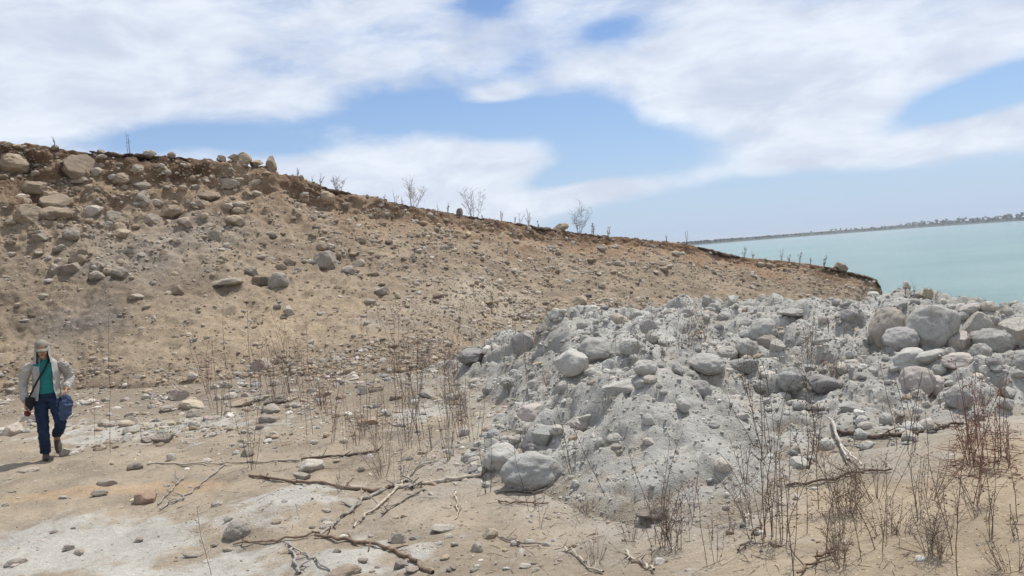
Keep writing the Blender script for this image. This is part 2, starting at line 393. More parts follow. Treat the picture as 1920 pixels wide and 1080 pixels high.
tipf = sstep(hs, len(RIDGE) - 6, len(RIDGE) - 1)
blen = (30 - 22 * tipf)[:, None]
HP -= out_dir[:, None, :] * (beh * blen)[..., None]
HP[..., 2] -= 0.25 * sstep(beh, 0, 0.1) + (cr[:, None, 2] + 6.5) * sstep(beh, 0.12, 1.0)
nrm = np.cross(np.gradient(HP, axis=0), np.gradient(HP, axis=1)); nrm /= np.linalg.norm(nrm, axis=2)[..., None] + 1e-9
nrm *= np.sign(nrm[..., 2:3] + 1e-6)
face_w = np.minimum(sstep(T_, -0.05, 0.1), 1 - sstep(T_, 0.97, 1.02))
rough_l = 1.0 + 1.6 * np.exp(-(((HP[..., 0] + 17) / 9) ** 2)) * sstep(T_, 0.45, 0.75)     # lumpier high on the left
disp = 0.24 * fbm(HP, 2.6, 4) * rough_l + 0.17 * fbm(HP + 9, 0.8, 4) * rough_l + 0.12 * (0.3 - np.abs(fbm(HP + 19, 0.55, 3))) * rough_l + 0.08 * fbm(HP + 77, 0.24, 3)
HP += nrm * (face_w * disp)[..., None]
HP[..., 2] += (1 - sstep(T_, 0.9, 1.0)) * 0 + 0.10 * fbm(np.stack([HP[..., 0], HP[..., 1], 0 * T_], -1), 1.2, 3) * sstep(T_, 0.92, 1.0) * (1 - sstep(T_, 1.1, 1.3))
def wgauss(P, px, py, d, r, rz=None):
    c = at(px, py, d); q = (P - c); rz = rz or r
    return np.exp(-((q[..., 0] / r) ** 2 + (q[..., 1] / (r * 1.3)) ** 2 + (q[..., 2] / rz) ** 2))
def hill_cols():
    n = fbm(HP + 3, 2.2, 4); n2 = fbm(HP + 40, 0.5, 3)
    A, B = col(0.27, 0.213, 0.15), col(0.20, 0.157, 0.112)
    c = A + (B - A) * sstep(n, -0.3, 0.4)[..., None]
    def mixin(to, f): 
        nonlocal c
        c = c + (to - c) * np.clip(f, 0, 1)[..., None]
    along = sstep(hs, 9.0, 12.5)[:, None]
    mixin(col(0.27, 0.165, 0.095), sstep(T_ + 0.25 * n, 0.55, 0.95) * (0.45 + 0.35 * along))          # rusty upper band
    mixin(col(0.125, 0.075, 0.045), sstep(T_ + 0.06 * n2 + 0.03 * n, 0.90, 0.965) * (1 - sstep(T_, 0.99, 1.02)) * sstep(n + 0.45, -0.1, 0.3) * 0.85)   # dark root soil in the scarp
    for q in ((215, 300, 33, 2.2, 0.8), (325, 318, 33, 2.0, 0.8), (40, 330, 31.5, 1.6, 0.9), (60, 362, 30.5, 1.2, 0.6), (1560, 512, 54, 3.0, 1.0), (1090, 450, 44, 3.0, 0.6)): mixin(col(0.12, 0.075, 0.045), sstep(wgauss(HP, *q) + 0.4 * n2, 0.35, 0.9) * 0.75)
    mixin(col(0.20, 0.17, 0.135), sstep(T_, 1.0, 1.05) * 0.7)
    mixin(col(0.155, 0.14, 0.122), sstep(wgauss(HP, 105, 575, 24, 2.0, 1.6) + 0.35 * n, 0.4, 0.85) * 0.85)     # grey-brown patch, darker than the bank around it
    mixin(col(0.25, 0.228, 0.2), sstep(wgauss(HP, 300, 430, 28, 5.0, 2.2) + 0.5 * n, 0.5, 1.0) * 0.5)
    mixin(col(0.36, 0.28, 0.19), sstep(wgauss(HP, 560, 610, 24, 5.0, 1.6) + 0.4 * n, 0.5, 1.0) * 0.6)
    mixin(col(0.36, 0.31, 0.235), sstep(wgauss(HP, 960, 560, 28, 4.5, 1.5) + 0.5 * n, 0.4, 0.9) * 0.8)         # pale cobble wash
    mixin(col(0.27, 0.255, 0.225), sstep(wgauss(HP, 760, 640, 24, 3.0, 1.2) + 0.5 * n, 0.5, 0.95) * 0.6)
    return c * (1 + 0.22 * n2[..., None])
hill_c = hill_cols()
hill_me = mesh_np('gravel_hill', HP.reshape(-1, 3), grid_faces(NU, NV), M_HILL, True, hill_c.reshape(-1, 3))
hill = tag(link('hill', hill_me), kind='structure')

# dark strip of crusted topsoil along the brow
def build_crust(name, s0, s1, thick, wide):
    n = int((s1 - s0) * 45); s = np.linspace(s0, s1, n); c = curve(RIDGE, s); od = np.stack([np.interp(s, hs, out_dir[:, k]) for k in range(3)], -1)
    m = 14; ang = np.linspace(0, 2 * math.pi, m, endpoint=False)
    end = np.minimum(np.arange(n), np.arange(n)[::-1]) / 10.0; end = np.clip(end, 0.05, 1) ** 0.5
    ca, sa = np.cos(ang)[None], np.sin(ang)[None]
    V = c[:, None, :] + od[:, None, :] * (0.10 + wide * ca * end[:, None])[..., None]
    V[..., 2] += 0.01 + thick * sa * end[:, None] * np.where(sa < 0, 1.3, 0.35)
    k = fbm(V, 0.5, 3)
    V += (od[:, None, :] * (0.16 * k)[..., None]); V[..., 2] += (0.13 * fbm(V + 20, 0.35, 3) - 0.05) * end[:, None]; V += 0.05 * fbm(V + 50, 0.13, 2)[..., None] * end[:, None, None]
    i = np.arange(n - 1)[:, None] * m + np.arange(m)[None]; j = np.arange(n - 1)[:, None] * m + (np.arange(m)[None] + 1) % m
    F = np.stack([i, j, j + m, i + m], -1).reshape(-1, 4)
    tag(link(name, mesh_np(name, V.reshape(-1, 3), F, M_CRUST, True)), kind='structure')
for a in ((3.9, 5.05, 0.10, 0.30), (6.25, 9.1, 0.14, 0.3), (9.15, 13.2, 0.18, 0.32), (14.2, 15.1, 0.16, 0.3), (17.2, 19.9, 0.13, 0.3)):
    build_crust('soil_crust_terrain', *a)

# ------------------------------------------------------------------ the mound's surface
mx = np.arange(-3.2, 10.2, 0.034); my = np.arange(4.9, 20.6, 0.036)
MX, MY = np.meshgrid(mx, my, indexing='ij')
MZ = tps_eval(M_TPS, MX, MY)
edge = np.minimum(np.minimum(sstep(MX, -3.2, -2.2), 1 - sstep(MX, 9.2, 10.2)), 1 - sstep(MY, 18.8, 20.6))
GB = ground_base(MX, MY)
MZ = np.where(edge < 1, GB - 0.6 + (MZ - GB + 0.6) * edge, MZ)
over = sstep(MZ - GB, 0.0, 0.25)
Pm = np.stack([MX, MY, 0 * MX], -1)
bil = np.abs(fbm(Pm + 5, 0.9, 3))
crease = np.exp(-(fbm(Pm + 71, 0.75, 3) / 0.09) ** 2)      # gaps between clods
ROUGH = 1 - 0.6 * np.exp(-((MX - 1.7) / 1.3) ** 2 - ((MY - 7.4) / 1.3) ** 2)
MZ = np.clip(MZ, GB - 1.0, 3) + over * (ROUGH * (0.22 * fbm(Pm, 1.0, 4) + 0.18 * (0.35 - bil) - 0.16 * crease + 0.12 * fbm(Pm + 12, 0.32, 4)) + 0.035 * fbm(Pm + 80, 0.12, 3)) + (1 - over) * 0.04 * fbm(Pm + 60, 0.4, 3)
def mound_cols():
    n = fbm(Pm + 3, 1.3, 4); n2 = fbm(Pm + 33, 0.35, 3)
    A, B = col(0.425, 0.415, 0.38), col(0.35, 0.338, 0.305)
    c = A + (B - A) * sstep(n, -0.3, 0.4)[..., None]
    t = sstep(n2 + 0.5 * n, 0.25, 0.6)
    c = c + (col(0.34, 0.29, 0.225) - c) * (0.6 * t)[..., None]
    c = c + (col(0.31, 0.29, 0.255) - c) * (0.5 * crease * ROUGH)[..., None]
    e = 1 - sstep(MZ - GB + 0.22 * n2 + 0.12 * n, 0.0, 0.2)
    c = c + (SAND * 0.95 - c) * (0.85 * e)[..., None]
    return c * (1 + 0.15 * n2[..., None])
mound_c = mound_cols()
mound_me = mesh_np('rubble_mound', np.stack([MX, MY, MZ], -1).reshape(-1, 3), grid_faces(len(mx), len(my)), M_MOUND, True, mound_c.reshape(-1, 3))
mound = tag(link('rubble_mound_terrain', mound_me), kind='structure')

dg = bpy.context.evaluated_depsgraph_get()
TREES = {n: BVHTree.FromObject(o, dg) for n, o in (('ground', ground), ('hill', hill), ('mound', mound))}
def cast(org, d):
    best = None
    for t in TREES.values():
        loc, n, _, dist = t.ray_cast(Vector(org), Vector(d))
        if loc is not None and (best is None or dist < best[2]): best = (np.array(loc), np.array(n), dist)
    return best
def hit(px, py):
    """where a sight line meets the land: point, normal, metres per photo pixel"""
    h = cast(CAM, ray(px, py))
    if h is None: return None
    n = h[1] if h[1][2] > 0 else -h[1]
    return h[0], n, h[2] / FPX
def brow(px):                                # the skyline of the bank above photo column px
    y = np.interp(px, [0, 500, 860, 1290, 1640], [262, 322, 404, 459, 530]) - 22
    while y < 700:
        k = hit(px, y + 1.0)
        if k and k[2] * FPX < 120: return k
        y += 1.0
def drop(x, y):
    h = cast((x, y, 40.0), (0, 0, -1)); return h[0], (h[1] if h[1][2] > 0 else -h[1])

# ------------------------------------------------------------------ rock shapes
def ico(sub):
    bm = bmesh.new(); bmesh.ops.create_icosphere(bm, subdivisions=sub, radius=1.0)
    v = np.array([x.co for x in bm.verts]); f = np.array([[q.index for q in p.verts] for p in bm.faces]); bm.free()
    return v, f
def rock_shape(seed, kind, sub):
    g = np.random.default_rng(seed); v, f = ico(sub); v = v / np.linalg.norm(v, axis=1)[:, None]
    if kind == 'round':
        s = 1 + 0.30 * fbm(v + seed, 1.2, 3)
        v = v * s[:, None] * np.array([1, g.uniform(0.85, 1.05), g.uniform(0.8, 0.95)])
        cuts = 5; depth = (0.70, 0.95)
    elif kind == 'block':
        v = v * (1 + 0.10 * fbm(v + seed, 1.0, 2))[:, None]
        cuts = 11; depth = (0.52, 0.85)
    else:                                       # slab
        v = v * (1 + 0.2 * fbm(v + seed, 1.0, 3))[:, None]; cuts = 8; depth = (0.6, 0.9)
    for _ in range(cuts):                       # break flat faces off
        n = g.normal(size=3); n /= np.linalg.norm(n); d = g.uniform(*depth); k = v @ n - d
        v = v - n[None] * (np.clip(k, 0, None) * (0.93 if kind != 'round' else 0.7))[:, None]
    r = 1 + (0.07 if kind == 'round' else 0.10) * fbm(v + seed * 3, 0.5, 4) - 0.05 * np.clip(0.12 - np.abs(fbm(v + seed * 5, 0.8, 2)), 0, 1) * 6 + 0.035 * fbm(v + seed, 0.22, 3)
    v = v * r[:, None]
    ext = (v.max(0) - v.min(0)) / 2; v = (v - (v.max(0) + v.min(0)) / 2) / ext
    if sub <= 2: v *= g.uniform(0.9, 1.1, (1, 3))
    return v, f
SHAPES = {}
for kd, nseed in (('round', 7), ('block', 8), ('slab', 5)):
    SHAPES[kd] = []
    for i in range(nseed):
        v, f = rock_shape(100 + i * 7 + len(kd), kd, 5)
        SHAPES[kd].append(mesh_np('rock_' + kd, v, f, M_ROCK, True))
RC = {'tan': (0.36, 0.285, 0.205), 'brn': (0.22, 0.165, 0.12), 'grey': (0.35, 0.338, 0.31), 'pale': (0.46, 0.42, 0.36), 'white': (0.62, 0.59, 0.53), 'pink': (0.43, 0.355, 0.32),
      'dark': (0.13, 0.125, 0.12), 'blue': (0.275, 0.28, 0.265), 'org': (0.42, 0.22, 0.12), 'yel': (0.50, 0.43, 0.30), 'dust': (0.41, 0.398, 0.36), 'purp': (0.235, 0.215, 0.215)}
SHORT = {'r': 'round', 'a': 'block', 'f': 'slab'}
_rk = [0]
def put_rock(name, cat, px, py, w, h, shp, color, label, group=None, sink=0.32, tilt=0.0, embed=None, sky=False):
    """w, h: size in photo pixels; the rock rests in the land where the sight line meets it"""
    if embed: w, h = w * 0.9, h * 0.9
    k = brow(px) if sky else hit(px, py + 0.30 * h)
    if k is None: return None
    p, n, mpp = k; W, H = w * mpp * 0.53, h * mpp * 0.56
    _rk[0] += 1; g = np.random.default_rng(500 + _rk[0])
    me = SHAPES[SHORT[shp]][g.integers(len(SHAPES[SHORT[shp]]))]
    o = link(name, me)
    D = (W + H) * 0.5 * g.uniform(1.0, 1.3) if shp != 'f' else W * g.uniform(0.6, 0.8)
    o.scale = (W, D, H)
    o.rotation_euler = (g.normal(0, 0.12), tilt + g.normal(0, 0.08), g.uniform(-0.5, 0.5) + (math.pi if g.random() < 0.5 else 0))
    up = n * 0.5 + np.array([0, 0, 0.5])
    c = p + up * (H * (1 - 2 * sink))
    if sky: c = p + np.array([0, 0, 0.62 * H])
    if embed: c = p + ray(px, py) * (embed * D) + np.array([0, 0, 0.5 * H])
    o.location = c
    dust = np.array([0.255, 0.205, 0.15]) if name != 'boulder' and (embed or py < 560) else (np.array([0.41, 0.40, 0.365]) if p[0] > -0.9 and p[1] > 6 and px > 850 and py < 960 else np.array([0.34, 0.29, 0.23]))
    cc = (np.array(RC[color]) * (0.55 if name == 'boulder' else 0.38) + dust * (0.45 if name == 'boulder' else 0.62)) * g.uniform(0.95, 1.25)
    o.color = (*cc, 1.0)
    tag(o, label, cat, group)
    return o

# ------------------------------------------------------------------ rocks one can tell apart (photo x, y, width, height, shape, colour, label)
BOULDERS = [
 # on the grey mound
 (1750, 612, 68, 76, 'r', 'dust', 'biggest rounded grey boulder, high on the rubble mound'),
 (1664, 613, 54, 76, 'r', 'brn', 'big brownish boulder with a dusty top, beside the biggest grey boulder'),
 (1689, 634, 60, 40, 'r', 'purp', 'grey egg-shaped boulder leaning between the two biggest boulders'),
 (1708, 674, 62, 42, 'a', 'dust', 'dusty angular boulder below the leaning egg-shaped boulder'),
 (1121, 652, 66, 48, 'r', 'grey', 'smooth oval grey boulder perched above a dark hollow'),
 (1073, 679, 60, 54, 'a', 'grey', 'angular grey block leaning against the smooth oval boulder'),
 (1000, 880, 106, 74, 'r', 'blue', 'large cracked blue-grey boulder at the front foot of the mound'),
 (940, 855, 66, 50, 'r', 'grey', 'domed grey boulder touching the large cracked blue-grey boulder'),
 (1861, 638, 56, 40, 'r', 'grey', 'rounded grey boulder wedged between two pale boulders near the water'),
 (1901, 624, 48, 48, 'a', 'pale', 'pale angular boulder at the right edge, right beside the wedged round one'),
 (1830, 606, 42, 40, 'a', 'pale', 'pale grey pointed boulder just above the wedged round one'),
 (1803, 641, 38, 34, 'a', 'pink', 'squarish grey-pink boulder right beside the biggest grey boulder'),
 (1836, 660, 34, 34, 'r', 'grey', 'small grey boulder under the wedged round one, over a dark gap'),
 (1796, 675, 56, 26, 'a', 'pink', 'low pinkish rock in front of the squarish grey-pink boulder'),
 (1746, 668, 54, 20, 'f', 'grey', 'flat grey slab under the biggest rounded boulder'),
 (1911, 677, 44, 36, 'r', 'grey', 'half-buried grey boulder at the right edge of the mound'),
 (1710, 710, 50, 48, 'r', 'pink', 'round mauve-grey boulder half buried in the mound above the bare stems'),
 (1754, 720, 38, 36, 'r', 'pink', 'egg-shaped pinkish boulder next to the round mauve-grey one'),
 (1796, 745, 38, 38, 'r', 'purp', 'pale-topped boulder with a dark shaded base above the reddish weeds'),
 (1487, 706, 44, 44, 'r', 'blue', 'round bluish boulder sunk in the hollow at the middle of the mound'),
 (1549, 717, 64, 36, 'a', 'purp', 'wide dark-bottomed boulder beside the round bluish one'),
 (1597, 684, 28, 24, 'r', 'pale', 'small pale round rock above the wide dark-bottomed boulder'),
 (1327, 678, 64, 32, 'r', 'grey', 'long flat oval grey boulder in the middle of the mound'),
 (1314, 728, 36, 34, 'r', 'purp', 'lone purple-grey cobble below the long oval boulder'),
 (1178, 722, 90, 26, 'f', 'dust', 'overhanging grey slab with a dark shadow under it'),
 (985, 640, 44, 44, 'a', 'purp', 'dark boulder half buried in the dusty left peak of the mound'),
 (998, 772, 52, 38, 'a', 'pink', 'pink-topped rock on the left flank of the mound'),
 (1091, 792, 36, 26, 'r', 'pink', 'pinkish white cobble behind the tall dark stem clump'),
 (1183, 648, 44, 32, 'r', 'dust', 'pale dusty boulder half buried beside the smooth oval one'),
 (1158, 598, 40, 26, 'r', 'tan', 'pale tan rounded boulder on the back crest of the mound'),
 (1216, 610, 42, 28, 'a', 'purp', 'dark mauve boulder on the back crest beside the pale tan one'),
 (1360, 662, 42, 28, 'r', 'pale', 'pale rounded rock touching the long oval boulder'),
 (1398, 651, 40, 40, 'r', 'dust', 'pale grey standing boulder above the dark flat stone'),
 (1394, 684, 54, 28, 'f', 'dark', 'dark flat stone under the pale grey standing boulder'),
 (1434, 617, 56, 48, 'r', 'dust', 'dusty hump-shaped boulder near the crest of the mound'),
 (1444, 640, 44, 30, 'r', 'brn', 'brown boulder tucked under the dusty hump-shaped one'),
 (1459, 652, 26, 28, 'a', 'pale', 'pale upright stone beside the brown tucked-under boulder'),
 (1211, 687, 42, 28, 'r', 'dust', 'pale half-buried rock above the overhanging slab'),
 (1142, 685, 34, 28, 'f', 'blue', 'dark leaning slab under the smooth oval boulder'),
 (1021, 813, 42, 30, 'a', 'blue', 'blue-grey wedge of rock behind the large cracked boulder'),
 (890, 664, 70, 26, 'f', 'dark', 'long dark grey ledge of rock at the left end of the mound'),
 (1592, 590, 24, 22, 'r', 'purp', 'small mauve stone just under the crest left of the big boulders'),
]
ROCKS = [
 (1152, 820, 32, 20, 'r', 'pale', 'pale oval stone on the bare front face of the mound'), (1124, 828, 16, 18, 'r', 'grey', 'small grey stone left of the pale oval one on the front face'),
 (1156, 838, 20, 14, 'a', 'brn', 'small brown stone right under the pale oval stone'), (881, 857, 30, 17, 'r', 'grey', 'low grey stone touching the domed boulder'),
 (1338, 796, 20, 13, 'r', 'purp', 'single dark pebble-like stone on the bare grey face'), (1391, 780, 26, 14, 'f', 'pale', 'pale flat stone at the edge of the tall stem thicket'),
 (1085, 635, 24, 11, 'f', 'pale', 'thin pale flat stone left of the smooth oval boulder'), (1041, 588, 26, 22, 'a', 'pale', 'pale rock crowning the left peak of the mound'),
 (1341, 577, 22, 22, 'r', 'purp', 'dark round stone on the skyline of the mound'), (1360, 593, 26, 20, 'r', 'purp', 'dark round stone just below the one on the mound skyline'),
 (1283, 586, 22, 17, 'a', 'purp', 'dark blocky stone on the back crest left of two dark round stones'), (1377, 562, 20, 20, 'a', 'white', 'white upright stone on the back crest of the mound'),
 (1327, 562, 22, 20, 'a', 'grey', 'grey stone standing on the back crest beside the white upright one'), (1192, 590, 24, 15, 'r', 'grey', 'grey stone between the pale tan and the dark mauve crest boulders'),
 (1467, 742, 28, 15, 'f', 'white', 'whitish lozenge-shaped stone below the round bluish boulder'), (1487, 584, 48, 13, 'f', 'grey', 'thin flat slab near the top of the central crest'),
 (1852, 574, 20, 18, 'r', 'yel', 'cream round stone on the crest against the lake'), (1878, 579, 20, 14, 'a', 'pale', 'pale pointed stone on the crest next to the cream round one'),
 (1818, 579, 34, 18, 'r', 'pink', 'pinkish low rock on the crest left of the cream round one'), (1740, 551, 16, 18, 'a', 'yel', 'cream upright stone standing on the crest against the water'),
 (1686, 571, 26, 16, 'a', 'dark', 'dark broken stone on the crest above the brownish boulder'), (1661, 785, 20, 22, 'r', 'purp', 'dark-faced stone at the mound edge above the dark log'),
 (1616, 788, 20, 19, 'r', 'white', 'white stone at the mound edge beside a dark gap'), (1594, 761, 38, 15, 'f', 'grey', 'thin grey slab low on the mound above the dark log'),
 (1864, 600, 16, 14, 'r', 'blue', 'small bluish stone lying on top of the boulders at the right'), (1722, 553, 16, 8, 'f', 'grey', 'thin grey chip beside the cream upright stone'),
 (1672, 657, 22, 18, 'a', 'dark', 'dark stone under the leaning egg-shaped boulder'), (1772, 640, 22, 24, 'a', 'dark', 'dark stone tucked in behind the biggest grey boulder'),
 (1240, 640, 20, 14, 'a', 'grey', 'grey chip right beside the half-buried dusty boulder'), (1420, 720, 30, 20, 'r', 'grey', 'grey cobble below the dark flat stone'),
 (1100, 625, 18, 13, 'r', 'grey', 'small grey cobble above the thin pale flat stone'), (1270, 690, 22, 26, 'a', 'dark', 'dark upright clump left of the long oval boulder'),  # the last entry is a dark clump given a rock shape
 (1400, 605, 26, 18, 'r', 'grey', 'grey cobble left of the dusty hump-shaped boulder'), (1540, 640, 30, 16, 'f', 'dust', 'dusty flat rock in the middle of the back slope'),
 (1505, 640, 20, 12, 'a', 'grey', 'grey chip beside the dusty flat rock of the back slope'), (1435, 700, 24, 14, 'a', 'grey', 'grey angular stone left of the round bluish boulder'),
 # level ground in front
 (581, 873, 44, 24, 'r', 'white', 'large white stone on the small ashy heap'), (446, 993, 46, 34, 'r', 'blue', 'rounded blue-grey rock beside the small ashy heap'),
 (830, 991, 40, 15, 'f', 'white', 'flat white stone on the sand below the forked branches'), (841, 1005, 15, 9, 'r', 'white', 'tiny white stone under the flat white one'),
 (747, 1009, 32, 23, 'a', 'pale', 'pale pointed rock left of the flat white stone'), (895, 1027, 20, 22, 'r', 'grey', 'small grey knob of rock on the bare sand'),
 (918, 999, 28, 19, 'a', 'yel', 'yellowish crumbly stone above the small grey knob'), (613, 985, 24, 15, 'r', 'white', 'white stone close to the lower end of the forked branch'),
 (643, 1073, 64, 22, 'f', 'brn', 'broad brown slab of rock at the bottom edge'), (773, 1068, 24, 12, 'f', 'pale', 'pale flat chip beside the curved dark branch'),
 (752, 1058, 26, 18, 'a', 'purp', 'dark stone beside the pale flat chip and curved branch'), (272, 933, 34, 25, 'a', 'org', 'single orange-brown block on the sand'),
 (187, 925, 26, 12, 'f', 'dark', 'flat dark stone left of the orange block'), (201, 905, 30, 13, 'f', 'pink', 'flat pinkish stone above the flat dark one'),
 (254, 874, 26, 13, 'f', 'dark', 'dark flat stone at the end of the thin pale stick'), (322, 858, 14, 16, 'r', 'white', 'small white stone right above the thin pale stick'),
 (389, 863, 15, 8, 'r', 'white', 'tiny whitish stone touching the thin pale stick'), (305, 823, 36, 17, 'a', 'dark', 'dark greenish pyramid-shaped stone'),
 (279, 823, 28, 11, 'f', 'pale', 'pale greenish stone joined to the dark pyramid-shaped one'), (245, 791, 24, 20, 'a', 'dark', 'blackish angular stone among the stones at the slope foot'),
 (244, 808, 26, 13, 'r', 'blue', 'bluish flat stone directly under the blackish one'), (364, 796, 20, 15, 'r', 'white', 'whitish stone above the pyramid-shaped stone'),
 (337, 741, 36, 25, 'a', 'pink', 'pale pinkish block at the foot of the slope'), (361, 760, 42, 21, 'r', 'yel', 'yellowish oblong stone below the pale pinkish block'),
 (360, 705, 15, 15, 'a', 'white', 'single white stone higher on the slope foot'), (454, 756, 42, 15, 'f', 'tan', 'long tan stone behind the dark stem tufts'),
 (431, 743, 24, 15, 'r', 'white', 'white cobble lying on the upper side of the long tan stone'), (422, 722, 20, 17, 'r', 'pale', 'pale cobble at the top of the stone strip'),
 (510, 766, 34, 17, 'r', 'grey', 'grey cobble under the long dark flat stone'), (519, 749, 46, 15, 'f', 'dark', 'long dark flat stone in the stone strip'),
 (502, 786, 30, 16, 'r', 'purp', 'mauve stone lowest of the stone strip'), (551, 759, 30, 10, 'f', 'white', 'thin whitish stone right of the long dark flat one'),
 (492, 682, 32, 24, 'a', 'pale', 'pale crumbly rock at the base of the slope above the stone strip'), (590, 829, 15, 10, 'r', 'white', 'small white stone below the reddish bush'),
 (55, 783, 30, 18, 'a', 'white', 'white block beside the walking person'), (124, 849, 15, 17, 'a', 'pale', 'pale stone right by the raised foot of the person'),
 (52, 882, 36, 9, 'f', 'pale', 'flat pale stone just in front of the standing foot of the person'), (22, 806, 36, 18, 'a', 'pale', 'pale block near the left edge behind the person'),
 (516, 718, 18, 14, 'r', 'pale', 'pale cobble left of the reddish brown bush'), (850, 743, 26, 20, 'a', 'white', 'white rock in the gravel left of the mound'),
 (872, 808, 16, 18, 'r', 'white', 'white upright cobble at the left foot of the mound'), (805, 738, 40, 18, 'a', 'grey', 'grey ledge-like stone in the ashy gravel strip'),
 (690, 790, 40, 13, 'f', 'org', 'flat rusty stone in the reddish sand'), (745, 795, 24, 12, 'r', 'pale', 'pale stone right of the flat rusty one'),
 (705, 728, 26, 17, 'r', 'brn', 'dark reddish stone among the red stems'), (680, 733, 20, 18, 'a', 'white', 'white stone touching the dark reddish one'),
 (742, 744, 20, 13, 'r', 'brn', 'brown stone right of the dark reddish one'), (466, 850, 20, 17, 'a', 'dark', 'dark lump at the base of the thick-topped weed'),
 (407, 945, 24, 12, 'f', 'pale', 'pale flat stone left of the ashy heap'), (676, 880, 16, 11, 'a', 'dark', 'small dark stone on the right flank of the ashy heap'),
 (565, 893, 30, 14, 'a', 'grey', 'grey stone under the large white stone'), (1225, 961, 60, 26, 'a', 'purp', 'dark lump of rock at the sandy foot of the mound'),
 (612, 975, 18, 10, 'a', 'pale', 'little pale stone above the white stone at the branch end'), (30, 1055, 30, 12, 'f', 'grey', 'flat grey stone in the grey patch at the left edge'),
 (262, 1013, 14, 8, 'a', 'dark', 'small black stone on the grey patch'), (130, 1027, 18, 10, 'a', 'dark', 'black chip left of the small black stone'),
 (148, 1034, 14, 10, 'r', 'pale', 'pale pebble beside the black chip'), (362, 1040, 30, 10, 'f', 'pale', 'pale flat stone on the grey patch right of the small black stone'),
]
BANK = [   # in the face of the bank
 (20, 311, 56, 36, 'r', 'tan', 'big tan boulder jutting from the slope at the left edge'), (150, 316, 62, 46, 'a', 'brn', 'big brown boulder set under the dark crust of the brow'),
 (150, 339, 40, 17, 'f', 'pale', 'flat pale stone under the big brown boulder'), (51, 405, 44, 36, 'a', 'tan', 'tan block left of the split boulder'),
 (102, 379, 52, 28, 'a', 'tan', 'upper half of the split tan boulder'), (103, 402, 54, 30, 'a', 'tan', 'lower half of the split tan boulder'),
 (62, 357, 44, 30, 'a', 'brn', 'dark brown boulder above the tan block'), (226, 336, 42, 22, 'r', 'tan', 'tan boulder below the thin dark crust'),
 (267, 351, 32, 17, 'f', 'pale', 'pale slanting stone below the dark crust'), (176, 396, 32, 20, 'a', 'white', 'whitish stone right of the split boulder'),
 (317, 399, 48, 27, 'a', 'brn', 'brown wedge-shaped boulder high on the slope'), (271, 373, 20, 30, 'a', 'grey', 'upright grey stone left of the brown wedge-shaped boulder'),
 (292, 382, 26, 17, 'r', 'pale', 'pale cobble touching the upright grey stone'), (282, 413, 34, 22, 'a', 'grey', 'grey block below the brown wedge-shaped boulder'),
 (226, 440, 34, 20, 'r', 'yel', 'yellowish oval stone alone on the slope'), (431, 345, 46, 22, 'a', 'pale', 'pale rock near the brow below the skyline rocks'),
 (388, 368, 50, 26, 'a', 'brn', 'dark brown rock left of the pale one near the brow'), (406, 444, 24, 24, 'a', 'grey', 'grey cube-like stone in the middle of the slope'),
 (153, 480, 24, 30, 'a', 'brn', 'upright brown stone above the grey rocks'), (134, 441, 28, 24, 'r', 'grey', 'grey round stone below the split boulder'),
 (132, 508, 40, 28, 'a', 'purp', 'mauve-grey rock in the dark grey-brown patch'), (104, 508, 22, 24, 'a', 'grey', 'pale grey stone left of the mauve-grey rock'),
 (225, 515, 30, 28, 'a', 'grey', 'grey rock with a dark right side at the edge of the dark grey-brown patch'), (202, 511, 22, 17, 'r', 'tan', 'tan round stone touching the grey dark-sided rock'),
 (180, 519, 28, 20, 'a', 'grey', 'grey stone two left of the dark-sided rock'), (332, 547, 26, 23, 'a', 'brn', 'solitary dark brown stone on the smooth slope'),
 (425, 530, 70, 17, 'f', 'pale', 'long pale slab lying across the slope'), (255, 557, 28, 12, 'f', 'pale', 'thin pale greenish slab on the smooth slope'),
 (443, 416, 38, 25, 'a', 'tan', 'tan rock below the middle brow'), (348, 419, 26, 22, 'a', 'pink', 'pink-grey stone right of the grey block'),
 (426, 389, 22, 15, 'r', 'pale', 'small pale stone below the dark brown rock'), (447, 396, 26, 16, 'r', 'tan', 'small tan stone right of the small pale one'),
 (612, 490, 46, 40, 'a', 'grey', 'largest grey rock in the middle of the slope, dark on its right'), (523, 527, 38, 34, 'r', 'blue', 'round bluish rock at the end of the long slab'),
 (492, 527, 28, 21, 'a', 'dark', 'dark stone between the long slab and the round bluish rock'), (673, 494, 26, 18, 'a', 'pale', 'pale-topped stone right of the largest grey rock'),
 (655, 508, 28, 20, 'a', 'grey', 'grey stone below the pale-topped one'), (527, 501, 20, 17, 'r', 'brn', 'small brown stone just above the round bluish rock'),
 (715, 548, 28, 19, 'a', 'grey', 'grey stone on the open slope right of the largest rock'), (542, 583, 24, 20, 'a', 'pale', 'pale-topped stone low on the smooth slope'),
 (612, 371, 32, 26, 'r', 'tan', 'tan rounded rock hanging under the brow'), (647, 388, 18, 18, 'a', 'dark', 'dark stone right of the tan rock under the brow'),
 (602, 464, 20, 18, 'r', 'brn', 'brown stone above the largest grey rock'), (473, 511, 24, 24, 'a', 'grey', 'grey stone above the long slab'),
 (677, 451, 24, 18, 'r', 'brn', 'brown stone in the stony band right of the middle'), (693, 567, 26, 14, 'f', 'blue', 'flat bluish stone below the open slope stone'),
 (1088, 564, 34, 20, 'a', 'yel', 'cream block at the foot of the bank just behind the mound'), (1129, 467, 20, 13, 'f', 'pale', 'pale chip under the far brow'),
 (1426, 496, 15, 10, 'r', 'pale', 'pale stone on the far brow of the spit, first of two'), (1441, 498, 15, 10, 'r', 'tan', 'tan stone beside the pale one on the far brow of the spit'),
]
